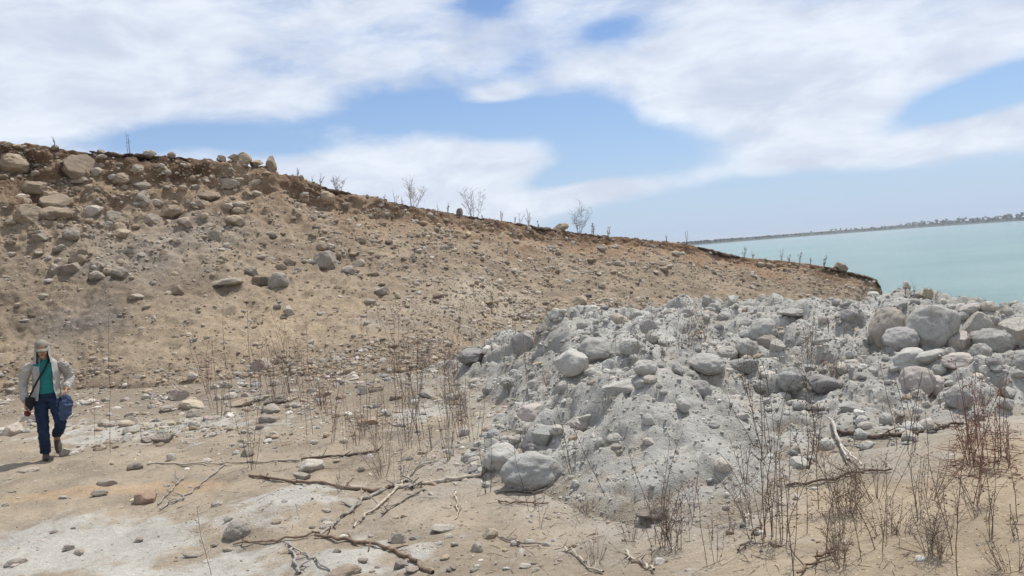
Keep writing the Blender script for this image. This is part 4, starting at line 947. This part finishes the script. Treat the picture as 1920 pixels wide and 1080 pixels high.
branch(B, [(664, 990), (700, 958), (738, 927), (766, 895)], 0.011, 0.016, 'pale', 'pale straight branch next to the grey forked one')
branch(B, [(716, 968), (745, 945), (792, 922)], 0.008, 0.014, 'grey', 'thin grey branch under the thick tan one')
branch(B, [(752, 880), (762, 905), (778, 918)], 0.012, 0.016, 'ash', 'short grey stub in the middle of the branch tangle')
branch(B, [(276, 872), (380, 872), (470, 870), (562, 866)], 0.010, 0.012, 'pale', 'thin pale stick lying level across the sand')
branch(B, [(563, 864), (620, 859), (670, 854), (712, 847)], 0.011, 0.014, 'dark', 'thin dark stick lying above the large white stone')
branch(B, [(590, 1008), (660, 1016), (720, 1030), (770, 1048), (806, 1078)], 0.013, 0.018, 'brn', 'long curved dark branch near the bottom edge')
branch(B, [(546, 1020), (552, 1048), (562, 1078)], 0.012, 0.014, 'ash', 'grey branch running off the bottom edge', [[(548, 1025), (585, 1050), (622, 1078)]])
branch(B, [(440, 1023), (500, 1018), (560, 1012), (600, 1000)], 0.008, 0.010, 'brn', 'thin brown twig left of the long curved branch')
branch(B, [(298, 948), (322, 922), (345, 895)], 0.009, 0.010, 'ash', 'left one of two slanting grey sticks by the orange block')
branch(B, [(304, 958), (350, 930), (385, 905), (418, 876)], 0.010, 0.012, 'ash', 'right and longer one of two slanting grey sticks by the orange block')
branch(B, [(1556, 793), (1572, 830), (1590, 872)], 0.017, 0.013, 'bone', 'bleached pole leaning down the edge of the mound', [[(1578, 845), (1596, 862), (1616, 883)]], lift=0.05, wob=0.003)
branch(B, [(1572, 814), (1640, 825), (1700, 819), (1730, 812)], 0.022, 0.014, 'dark', 'dark log lying along the edge of the mound')
branch(B, [(1738, 812), (1765, 803), (1805, 799)], 0.012, 0.012, 'dark', 'short dark stick right of the dark log')
branch(B, [(1473, 914), (1540, 907), (1590, 896), (1620, 884), (1668, 886)], 0.012, 0.008, 'dark', 'dark twig lying on the sand below the bleached pole')
branch(B, [(1498, 1079), (1535, 1052), (1572, 1028)], 0.009, 0.009, 'brn', 'diagonal brown twig at the bottom edge of the thicket')
branch(B, [(935, 1010), (968, 1022), (1016, 1026)], 0.009, 0.008, 'grey', 'short grey stick on the bare sand at the centre')
branch(B, [(1058, 1030), (1095, 1056), (1128, 1079)], 0.008, 0.009, 'pale', 'thin pale stick at the bottom edge, centre')
branch(B, [(1172, 1040), (1196, 1054), (1224, 1076)], 0.010, 0.010, 'pale', 'pale stick near the bottom edge below the bare mound face')
branch(B, [(851, 925), (858, 948), (857, 976)], 0.008, 0.006, 'pale', 'small pale twig below the thick tan branch')
branch(B, [(925, 922), (965, 926), (1020, 922)], 0.009, 0.007, 'grey', 'grey stick below the large cracked boulder')
branch(B, [(935, 940), (980, 948), (1025, 946)], 0.009, 0.007, 'brn', 'brown stick on the sand just below the grey stick')
branch(B, [(1385, 1038), (1410, 1008), (1428, 985)], 0.009, 0.008, 'grey', 'grey twig at the left side of the tall thicket')

# dead twig litter (nobody could count it)
def litter(name, n, x0, x1, y0, y1, color, Lr, r, seed):
    g = np.random.default_rng(seed); t = Tubes()
    for _ in range(n):
        k = hit(g.uniform(x0, x1), g.uniform(y0, y1))
        if k is None: continue
        a = g.uniform(0, 6.28); L = g.uniform(*Lr)
        t.tube(wander(g, k[0] + np.array([0, 0, r * 1.5]), (math.cos(a), math.sin(a), g.uniform(-0.02, 0.12)), L, 4, 0.1), [r, r, r * .8, r * .7, r * .5], 4)
    tag(t.build(name, M_WOOD, None, None, np.array(WC[color])), kind='stuff')
litter('twig_litter', 130, 1380, 1920, 860, 1078, 'brn', (0.05, 0.25), 0.0022, 1)
litter('twig_litter', 140, 850, 1400, 920, 1078, 'brn', (0.05, 0.22), 0.0024, 2)
litter('twig_litter', 260, 250, 900, 700, 1000, 'grey', (0.06, 0.3), 0.0028, 3)
litter('twig_litter', 140, 1780, 1918, 800, 900, 'red', (0.08, 0.3), 0.003, 4)

# ------------------------------------------------------------------ far shore
def far_shore():
    n = 420; px = np.linspace(1120, 2700, n); dist = np.interp(px, [1120, 1300, 1500, 1720, 1920, 2700], [1500, 1750, 2350, 2750, 2300, 2000])
    P = np.array([at(x, 450, d) for x, d in zip(px, dist)]); o = P[:, :2] / np.linalg.norm(P[:, :2], axis=1)[:, None]
    hgt = 8.0 + 1.6 * fbm(np.stack([px * 0.02, 0 * px, 0 * px], -1), 1.0, 4); hgt *= np.interp(px, [1120, 1300, 1500, 1920], [0.8, 0.85, 1.2, 1.15])
    prof = [(-4, -0.6), (0, 0.05), (10, 1.6), (30, 4.5), (70, 6.5), (160, 7.2), (500, 5.0)]
    V = np.zeros((n, len(prof), 3))
    for k, (dd, z) in enumerate(prof):
        V[:, k, :2] = P[:, :2] + o * dd; V[:, k, 2] = WATER_Z + z / 7.2 * hgt
    V[..., 2] += 0.5 * fbm(V, 25, 3)
    m = plain_mat('far shore scrub', (0.06, 0.07, 0.06), 0.95, 0.5, 0.03, 0)
    tag(link('far_shore_land', mesh_np('far_shore_land', V.reshape(-1, 3), grid_faces(n, len(prof)), m, True)), kind='structure')
    # trees: trunk and leafy crown each
    M_LEAF = plain_mat('far foliage', (0.045, 0.065, 0.04), 0.9, 0.5, 0.4, 0); M_BARK = plain_mat('far bark', (0.08, 0.06, 0.045), 0.9, 0.3, 1, 0)
    g = np.random.default_rng(31)
    def crown(h, w, nl):
        c = []
        for _ in range(6): c.append((g.normal(0, w * 0.28), g.normal(0, w * 0.28), h * g.uniform(0.28, 0.8), w * g.uniform(0.2, 0.36)))
        vs, fs = [], []
        for i in range(nl):
            a = c[g.integers(len(c))]; d = g.normal(size=3); d /= np.linalg.norm(d); p = np.array(a[:3]) + d * a[3] * g.uniform(0.6, 1.15)
            u = g.normal(size=3); u /= np.linalg.norm(u); v = np.cross(u, g.normal(size=3)); v /= np.linalg.norm(v); s = g.uniform(0.35, 0.8)
            b = len(vs) * 4; vs.append([p - u * s - v * s, p + u * s - v * s, p + u * s + v * s, p - u * s + v * s]); fs.append([b, b + 1, b + 2, b + 3])
        return mesh_np('crown', np.array(vs).reshape(-1, 3), fs, M_LEAF, False)
    def trunk(h):
        t = Tubes(); t.tube([(0, 0, -1), (0.1, 0, h * 0.35), (0, 0.1, h * 0.75)], [0.35, 0.25, 0.1], 6)
        return mesh_np('trunk', np.concatenate(t.v), np.concatenate(t.f), M_BARK, True)
    kinds = [(crown(9, 8, 260), trunk(9)), (crown(12, 7, 260), trunk(12)), (crown(7, 9, 240), trunk(7)), (crown(13, 5, 240), trunk(13))]
    def tree(x, k, s, label, group=None):
        d = np.interp(x, px, dist) + g.uniform(30, 120); q = at(x, 450, d); i = int(np.clip(np.searchsorted(px, x), 0, n - 1))
        r = bpy.data.objects.new('far_tree', None); COL.objects.link(r); r.location = (q[0], q[1], WATER_Z + hgt[i] * 0.72); r.scale = (s, s, s); r.rotation_euler.z = g.uniform(0, 6)
        tag(r, label, 'tree', group)
        for nm, me in (('crown', kinds[k][0]), ('trunk', kinds[k][1])): link(nm, me, r)
    tree(1522, 1, 0.62, 'small lone tree standing clear on the low far shore'); tree(1918, 3, 1.3, 'tall tree on the far shore at the right edge'); tree(1768, 1, 0.9, 'tree poking above the dark belt of wood on the far shore')
    for x in (1560, 1568, 1577, 1588, 1597, 1606, 1618): tree(x, g.integers(0, 4), g.uniform(0.55, 0.9), 'one of the trees in the small grove on the far shore', 'grove on the far shore')
    for x in np.linspace(1632, 1912, 44): tree(x + g.uniform(-4, 4), g.integers(0, 3), g.uniform(0.65, 1.05) * (1.3 if x > 1700 else 0.8), 'one of the trees of the long dark belt on the far shore', 'tree belt on the far shore')
    for x in np.linspace(1930, 2300, 18): tree(x + g.uniform(-4, 4), g.integers(0, 3), g.uniform(0.6, 0.9), 'one of the trees of the long dark belt on the far shore', 'tree belt on the far shore')
    # low scrub along the water, one mass
    vs = []
    for i in range(7000):
        x = g.uniform(1200, 2500); d = np.interp(x, px, dist) + g.uniform(15, 90); q = at(x, 450, d); z = WATER_Z + g.uniform(1, 7.5); s = g.uniform(1.0, 2.8)
        u = g.normal(size=3); u /= np.linalg.norm(u); v = np.cross(u, g.normal(size=3)); v /= np.linalg.norm(v); p = np.array([q[0], q[1], z])
        vs.append([p - u * s - v * s, p + u * s - v * s, p + u * s + v * s, p - u * s + v * s])
    tag(link('far_scrub', mesh_np('far_scrub', np.array(vs).reshape(-1, 3), np.arange(len(vs) * 4).reshape(-1, 4), M_LEAF, False)), kind='stuff')
far_shore()

# ------------------------------------------------------------------ the walking person
def fuse(name, t_list, voxel, mat, parent, wr=0.0, wl=0.1, smooth_it=4):
    """tubes and ellipsoids grown together into one continuous surface"""
    V = np.concatenate([v for v, f in t_list]); F, o = [], 0
    for v, f in t_list:
        F += [tuple(int(i) + o for i in q) for q in f]; o += len(v)
    me = bpy.data.meshes.new(name); me.from_pydata([tuple(v) for v in V], [], F); me.update()
    tmp = bpy.data.objects.new('tmp', me); COL.objects.link(tmp)
    md = tmp.modifiers.new('r', 'REMESH'); md.mode = 'VOXEL'; md.voxel_size = voxel
    sm = tmp.modifiers.new('s', 'SMOOTH'); sm.iterations = smooth_it; sm.factor = 0.5
    dg = bpy.context.evaluated_depsgraph_get(); out = bpy.data.meshes.new_from_object(tmp.evaluated_get(dg)); out.name = name
    bpy.data.objects.remove(tmp); bpy.data.meshes.remove(me)
    if wr:
        n = len(out.vertices); co = np.zeros(n * 3, np.float32); out.vertices.foreach_get('co', co); co = co.reshape(-1, 3)
        no = np.zeros(n * 3, np.float32); out.vertices.foreach_get('normal', no); no = no.reshape(-1, 3)
        q = co * np.array([1, 1, 1.8]); co = co + no * (wr * fbm(q, wl, 3))[:, None]
        out.vertices.foreach_set('co', co.astype(np.float32).ravel()); out.update()
    for p in out.polygons: p.use_smooth = True
    out.materials.clear(); out.materials.append(mat)
    return link(name, out, parent)
def loft(secs, sides=16, cap=True, arc=None):
    """secs: (centre, rx, ry, [axis]) rings, in planes across the path"""
    C = np.array([s[0] for s in secs], float); n = len(C); T = np.gradient(C, axis=0); T /= np.linalg.norm(T, axis=1)[:, None]
    V = []
    a = np.linspace(0, 2 * math.pi, sides, endpoint=False)
    for (c, rx, ry, *_), t in zip(secs, T):
        X = np.array([1.0, 0, 0]) - t * t[0]; X /= np.linalg.norm(X) + 1e-9; Y = np.cross(t, X)
        V.append(np.array(c) + rx * np.cos(a)[:, None] * X + ry * np.sin(a)[:, None] * Y)
    V = np.concatenate(V); F = []
    for i in range(n - 1):
        for j in range(sides): F.append((i * sides + j, i * sides + (j + 1) % sides, (i + 1) * sides + (j + 1) % sides, (i + 1) * sides + j))
    if cap: F.append(tuple(range(sides))[::-1]); F.append(tuple((n - 1) * sides + j for j in range(sides)))
    return V, F
def ell(c, r, rot=0.0):
    v, f = ico(3); v = v / np.linalg.norm(v, axis=1)[:, None] * np.array(r)
    cr_, sr_ = math.cos(rot), math.sin(rot); y, z = v[:, 1] * cr_ - v[:, 2] * sr_, v[:, 1] * sr_ + v[:, 2] * cr_
    return np.stack([v[:, 0], y, z], -1) + np.array(c), [tuple(q) for q in f]
def limb(pts, rr, sub=4, sides=12):
    P = np.array(pts, float); s = np.linspace(0, len(P) - 1, (len(P) - 1) * sub + 1); C = curve(P, s); r = np.interp(s, range(len(rr)), rr)
    return loft([(c, q, q) for c, q in zip(C, r)], sides)
def hand(wrist, d, n, side, curl):
    """palm, four unequal fingers and a thumb; d along the hand, n out of the palm, side towards the thumb"""
    w, d, n, sd_ = (np.array(k, float) for k in (wrist, d, n, side)); d /= np.linalg.norm(d); n -= d * (n @ d); n /= np.linalg.norm(n); sd_ = sd_ - d * (sd_ @ d) - n * (sd_ @ n); sd_ /= np.linalg.norm(sd_)
    out = []
    for k in (-0.022, -0.007, 0.008, 0.022): out.append(limb([w + sd_ * k * 0.6, w + d * 0.045 + sd_ * k, w + d * 0.092 + sd_ * k * 1.15], [0.016, 0.016, 0.013], 3, 10))
    for k, L in ((-0.030, 0.060), (-0.010, 0.074), (0.011, 0.080), (0.031, 0.072)):
        p = w + d * 0.088 + sd_ * k; pts = [p]; a = 0.15
        for j in range(3):
            a += curl; p = p + (d * math.cos(a) + n * math.sin(a)) * L * (0.44, 0.32, 0.26)[j]; pts.append(p)
        out.append(limb(pts, [0.0098, 0.009, 0.0083, 0.007], 3, 9))
    p = w + d * 0.03 + sd_ * 0.026
    out.append(limb([p, p + sd_ * 0.024 + d * 0.022 + n * 0.012, p + sd_ * 0.028 + d * 0.052 + n * 0.03, p + sd_ * 0.018 + d * 0.070 + n * 0.042], [0.013, 0.0115, 0.010, 0.0075], 3, 9))
    return out
def build_person():
    k = hit(87, 862); base = k[0]; th = math.atan2(-base[0], base[1])
    root = bpy.data.objects.new('person', None); COL.objects.link(root); root.location = base; root.rotation_euler.z = th
    tag(root, 'person walking with bowed head in cap, pale jacket, teal shirt and blue jeans', 'person')
    def held(o, label, cat): o.location = base; o.rotation_euler.z = th; tag(o, label, cat)
    skin = plain_mat('skin', (0.36, 0.215, 0.145), 0.6, 0.1, 20, 0.05); denim = plain_mat('dark denim', (0.016, 0.028, 0.062), 0.9, 0.5, 9, 0.5)
    cloth = plain_mat('pale jacket cloth', (0.37, 0.355, 0.325), 0.95, 0.28, 9, 0.5); teal = plain_mat('teal cotton', (0.02, 0.17, 0.165), 0.85, 0.2, 8, 0.3)
    capm = plain_mat('khaki cap cloth', (0.235, 0.215, 0.17), 0.95, 0.3, 14, 0.4); black = plain_mat('black webbing', (0.014, 0.014, 0.016), 0.6, 0.3, 20, 0.1)
    blue = plain_mat('blue bag cloth', (0.05, 0.075, 0.135), 0.7, 0.3, 9, 0.4); redm = plain_mat('dark red pouch', (0.13, 0.02, 0.018), 0.6, 0.3, 15, 0.1)
    shoe = plain_mat('worn leather', (0.10, 0.075, 0.06), 0.7, 0.3, 12, 0.2); sole = plain_mat('rubber sole', (0.24, 0.22, 0.20), 0.8, 0.2, 12, 0); eyem = plain_mat('eye', (0.02, 0.015, 0.012), 0.3, 0.1, 5, 0); lip = plain_mat('lip', (0.22, 0.09, 0.07), 0.6, 0.1, 5, 0)
    HR, KR, AR = (-0.01, 0.0, 0.90), (0.0, -0.06, 0.48), (0.0, 0.01, 0.085)           # standing leg
    HL, KL, AL = (0.165, 0.0, 0.90), (0.215, -0.13, 0.53), (0.155, 0.17, 0.27)         # swinging leg
    SR, ER, WR = (-0.10, 0.0, 1.385), (-0.185, 0.04, 1.105), (-0.185, -0.09, 0.86)
    SL, EL, WL = (0.295, 0.0, 1.385), (0.375, 0.09, 1.125), (0.325, -0.11, 0.98)
    hc = np.array([0.075, -0.075, 1.585]); tilt = 0.42
    body = [loft([((0.078, 0, 0.84), 0.11, 0.08), ((0.078, 0, 0.92), 0.13, 0.095), ((0.085, 0, 1.05), 0.135, 0.10), ((0.095, 0, 1.22), 0.155, 0.11), ((0.098, 0, 1.36), 0.16, 0.10), ((0.098, -0.01, 1.42), 0.10, 0.08)], 18),
            limb([(0.098, 0.0, 1.38), (0.09, -0.02, 1.45), (0.08, -0.05, 1.52)], [0.065, 0.055, 0.052]),
            ell(hc + (0, 0.01, 0.03), (0.075, 0.095, 0.095), tilt), ell(hc + (0, -0.035, -0.045), (0.055, 0.062, 0.07), tilt), ell(hc + (0, -0.105, -0.03), (0.013, 0.022, 0.022)), ell(hc + (0, -0.085, -0.10), (0.028, 0.024, 0.022)),
            ell(hc + (-0.078, 0.01, 0.0), (0.012, 0.022, 0.034)), ell(hc + (0.078, 0.01, 0.0), (0.012, 0.022, 0.034)),
            limb([SR, ER, WR], [0.055, 0.045, 0.031]), limb([SL, EL, WL], [0.055, 0.045, 0.031]), limb([HR, KR, AR], [0.085, 0.058, 0.042]), limb([HL, KL, AL], [0.085, 0.058, 0.042]),
            limb([AR, (0.0, -0.06, 0.05), (0.0, -0.14, 0.04)], [0.04, 0.038, 0.03]), limb([AL, (0.16, 0.135, 0.20), (0.162, 0.09, 0.13)], [0.04, 0.038, 0.028])]
    body += hand(WR, (0.02, -0.22, -1), (1, -0.2, 0), (0.0, -1, 0), 0.55) + hand(WL, (-0.05, -0.45, -0.9), (-1, 0.1, 0), (0, -1, 0.3), 0.75)
    fuse('body', body, 0.0065, skin, root, 0, 0.1, 3)
    fuse('jeans', [loft([((0.078, 0, 0.845), 0.15, 0.118), ((0.078, 0, 0.93), 0.172, 0.13), ((0.082, 0, 1.0), 0.158, 0.12)], 20), limb([(0.0, 0, 0.91), KR, (0.0, 0.0, 0.10)], [0.102, 0.076, 0.070]),
                   limb([(0.155, 0, 0.91), KL, (0.158, 0.15, 0.315)], [0.102, 0.078, 0.070])], 0.010, denim, root, 0.016, 0.09, 3)
    fuse('shirt', [loft([((0.08, -0.005, 0.955), 0.168, 0.13), ((0.088, -0.005, 1.10), 0.158, 0.126), ((0.095, -0.005, 1.25), 0.168, 0.128), ((0.098, -0.005, 1.37), 0.165, 0.112), ((0.098, -0.01, 1.44), 0.085, 0.078)], 20)], 0.010, teal, root, 0.01, 0.1, 2)
    # jacket: open at the front, with sleeves and a stand-up collar
    secs = [(0.87, 0.215, 0.165, 0.62), (0.95, 0.212, 0.165, 0.56), (1.05, 0.198, 0.158, 0.50), (1.16, 0.196, 0.155, 0.46), (1.27, 0.202, 0.152, 0.44), (1.36, 0.198, 0.138, 0.45), (1.41, 0.155, 0.115, 0.50), (1.45, 0.10, 0.095, 0.60), (1.50, 0.095, 0.10, 0.66)]
    m = 40; V, F = [], []
    zs = np.array([s[0] for s in secs]); zz = np.linspace(0.87, 1.50, 26)
    for z in zz:
        rx, ry, gp = (np.interp(z, zs, [s[i] for s in secs]) for i in (1, 2, 3))
        rx = rx * 0.93; a = np.linspace(-math.pi / 2 + gp, 1.5 * math.pi - gp, m); cx = np.interp(z, [0.87, 1.3], [0.083, 0.098])
        ring = np.stack([cx + rx * np.cos(a), ry * np.sin(a), np.full(m, z)], -1)
        ring += np.stack([np.cos(a), np.sin(a), 0 * a], -1) * (-0.008 + 0.026 * fbm(np.stack([ring[:, 0] * 1.0, ring[:, 1], ring[:, 2] * 0.7], -1) + 4, 0.09, 3))[:, None]; V.append(ring)
    V = np.array(V); inner = V - np.stack([np.cos(np.linspace(-math.pi / 2, 1.5 * math.pi, m)), np.sin(np.linspace(-math.pi / 2, 1.5 * math.pi, m)), np.zeros(m)], -1) * 0.014
    A_ = V.reshape(-1, 3); B_ = inner.reshape(-1, 3); nA = len(A_); Fj = [tuple(q) for q in grid_faces(len(zz), m)]; Fj += [tuple(int(i) + nA for i in q[::-1]) for q in grid_faces(len(zz), m)]
    for i in range(len(zz) - 1):
        for j in (0, m - 1): a, b = i * m + j, (i + 1) * m + j; Fj.append((a, b, b + nA, a + nA))
    for j in range(m - 1):
        for i in (0, len(zz) - 1): a, b = i * m + j, i * m + j + 1; Fj.append((a, a + nA, b + nA, b))
    sl = [limb([(-0.065, 0, 1.37), (-0.13, 0.01, 1.31), np.array(ER) + (-0.01, 0, 0), np.array(WR) + (0, 0.012, 0.02)], [0.064, 0.069, 0.064, 0.050]), limb([(0.26, 0, 1.37), (0.325, 0.01, 1.31), np.array(EL) + (0.01, 0, 0), np.array(WL) + (0.004, 0.02, 0.015)], [0.064, 0.070, 0.068, 0.050])]
    jm = fuse('sleeves_tmp', sl, 0.010, cloth, None, 0.022, 0.07, 2); sm_ = jm.data
    sv = np.array([v.co for v in sm_.vertices]); sf = [tuple(p.vertices) for p in sm_.polygons]; bpy.data.objects.remove(jm)
    me = bpy.data.meshes.new('jacket'); allv = np.concatenate([A_, B_, sv]); me.from_pydata([tuple(v) for v in allv], [], Fj + [tuple(i + 2 * nA for i in q) for q in sf]); me.update()
    for p in me.polygons: p.use_smooth = True
    me.materials.append(cloth); link('jacket', me, root)
    # cap with peak, cloth behind the ears
    cv, cf_ = ell((0, 0, 0), (0.086, 0.106, 0.084)); cv[:, 2] = np.where(cv[:, 2] < 0, cv[:, 2] * 0.22, cv[:, 2]); cv = cv * (1 + 0.07 * fbm(cv + 3, 0.07, 3))[:, None]
    ct, st = math.cos(tilt), math.sin(tilt); rotx = lambda v: np.stack([v[:, 0], v[:, 1] * ct - v[:, 2] * st, v[:, 1] * st + v[:, 2] * ct], -1)
    cc = hc + np.array([0, 0.018, 0.055])
    cap = link('cap', mesh_np('cap', rotx(cv) + cc, np.array(cf_), capm, True), root)
    a = np.linspace(math.pi, 2 * math.pi, 17); vis = []
    for r_, z_ in ((0.0, 0.008), (0.075, 0.0), (0.0, -0.001), (0.075, -0.010)):
        vis.append(np.stack([(0.088 + 0.004 * (r_ > 0)) * np.cos(a), -0.06 + (0.055 + r_) * np.sin(a), z_ - 0.02 * np.cos(a) ** 2], -1))
    vv = np.concatenate(vis); q = 17; vf = []
    for j in range(q - 1): vf += [(j, j + 1, q + j + 1, q + j), (2 * q + j + 1, 2 * q + j, 3 * q + j, 3 * q + j + 1), (q + j, q + j + 1, 3 * q + j + 1, 3 * q + j)]
    link('peak', mesh_np('peak', rotx(vv) + cc, np.array(vf), capm, True), cap)
    fl = []
    for i, z in enumerate(np.linspace(0.045, -0.20, 10)):
        a = np.linspace(-0.7, math.pi + 0.7, 25); r_ = 0.086 + 0.034 * (i / 9) ** 1.3; ring = np.stack([hc[0] + r_ * np.cos(a), hc[1] + 0.02 + r_ * 1.05 * np.sin(a), np.full(25, hc[2] + z)], -1); fl.append(ring + 0.012 * fbm(ring + 2, 0.06, 2)[:, None])
    fl = np.array(fl); fo = fl * 1.0; fo[..., 0] += (fl[..., 0] - hc[0]) * 0.05; fo[..., 1] += 0.005
    gf = grid_faces(10, 25); link('neck_flap', mesh_np('neck_flap', np.concatenate([fl.reshape(-1, 3), fo.reshape(-1, 3)]), np.concatenate([gf, gf[:, ::-1] + 250]), cloth, True), root)
    for sx in (-0.028, 0.028):
        v, f = ell(hc + (sx, -0.083, 0.002), (0.012, 0.007, 0.006)); link('eye', mesh_np('eye', v, np.array(f), eyem, True), root)
    v, f = ell(hc + (0, -0.101, -0.072), (0.022, 0.006, 0.006)); link('mouth', mesh_np('mouth', v, np.array(f), lip, True), root)
    for foot, pts in (('R', [(0.0, 0.055, 0.05), (0.0, 0.0, 0.062), (0.0, -0.09, 0.045), (0.0, -0.185, 0.033)]), ('L', [(0.155, 0.215, 0.245), (0.158, 0.17, 0.225), (0.164, 0.105, 0.145), (0.166, 0.06, 0.065)])):
        P = np.array(pts); s_ = np.linspace(0, 3, 13); C = curve(P, s_)
        sh = link('shoe', mesh_np('shoe', *(lambda vf_: (vf_[0], np.array([x for x in vf_[1] if len(x) == 4])))(loft([(c, r1, r2) for c, r1, r2 in zip(C, np.interp(s_, [0, 1, 2, 3], [0.036, 0.044, 0.050, 0.03]), np.interp(s_, [0, 1, 2, 3], [0.045, 0.056, 0.042, 0.024]))], 14)), shoe, True), root)
        dn = np.array([0, 0, -1.0]) if foot == 'R' else np.array([0, 0.75, -0.65]); 
        sv_, sf_ = loft([(c + dn * r2, r1, 0.012) for c, r1, r2 in zip(C, np.interp(s_, [0, 1, 2, 3], [0.036, 0.042, 0.05, 0.032]), np.interp(s_, [0, 1, 2, 3], [0.042, 0.05, 0.036, 0.022]))], 12)
        link('sole', mesh_np('sole', sv_, np.array([x for x in sf_ if len(x) == 4]), sole, True), sh)
    # things carried
    t = Tubes(); st_pts = curve(np.array([(0.165, 0.03, 1.44), (0.15, -0.09, 1.43), (0.08, -0.150, 1.30), (-0.02, -0.172, 1.15), (-0.10, -0.172, 1.00), (-0.15, -0.13, 0.90)]), np.linspace(0, 5, 26))
    Vs, Fs = loft([(p, 0.013, 0.004) for p in st_pts], 10); vb, fb = rock_shape(77, 'block', 3)
    bag_v = vb * np.array([0.065, 0.045, 0.10]) + np.array([-0.125, -0.165, 0.85])
    bag = link('shoulder_bag', mesh_np('shoulder_bag', bag_v, fb, black, True)); held(bag, 'small black bag worn at the hip of the walking person', 'bag')
    link('strap', mesh_np('strap', Vs, np.array([x for x in Fs if len(x) == 4]), black, True), bag)
    zz = np.linspace(0, 1, 16); secs = []
    for u in zz: secs.append(((0.30 - 0.02 * u + 0.02 * math.sin(5 * u), -0.175 - 0.02 * u, 0.92 - 0.37 * u), np.interp(u, [0, .12, .35, .7, 1], [0.035, 0.06, 0.095, 0.085, 0.05]), np.interp(u, [0, .12, .5, .9, 1], [0.018, 0.03, 0.045, 0.04, 0.015])))
    bb = fuse('carry_bag', [loft(secs, 24)], 0.008, blue, None, 0.030, 0.11, 2); held(bb, 'blue cloth bag hanging from the left hand of the walking person', 'bag')
    pv, pf = rock_shape(83, 'block', 3); pc = np.array(WR) + np.array([0.015, -0.055, -0.145])
    pu = link('pouch', mesh_np('pouch', pv * np.array([0.045, 0.055, 0.045]) + pc, pf, redm, True)); held(pu, 'small dark red pouch in the right hand of the walking person', 'pouch')
build_person()

# ------------------------------------------------------------------ the hazy air over the lake
def build_haze():
    m = bpy.data.materials.new('hazy air'); m.use_nodes = True; t = m.node_tree; t.nodes.clear()
    out = t.nodes.new('ShaderNodeOutputMaterial'); v = t.nodes.new('ShaderNodeVolumePrincipled')
    v.inputs['Color'].default_value = (0.86, 0.92, 1.0, 1); v.inputs['Density'].default_value = HAZE
    t.links.new(v.outputs[0], out.inputs['Volume'])
    s, z0, z1 = 12800.0, -9.0, 22.0
    V = [(x, y, z) for z in (z0, z1) for x, y in ((-s, -s), (s, -s), (s, s), (-s, s))]
    F = [(3, 2, 1, 0), (4, 5, 6, 7), (0, 1, 5, 4), (1, 2, 6, 5), (2, 3, 7, 6), (3, 0, 4, 7)]
    tag(link('haze', mesh_np('haze', V, F, m, False)), kind='stuff')
HAZE = 0.00015
build_haze()
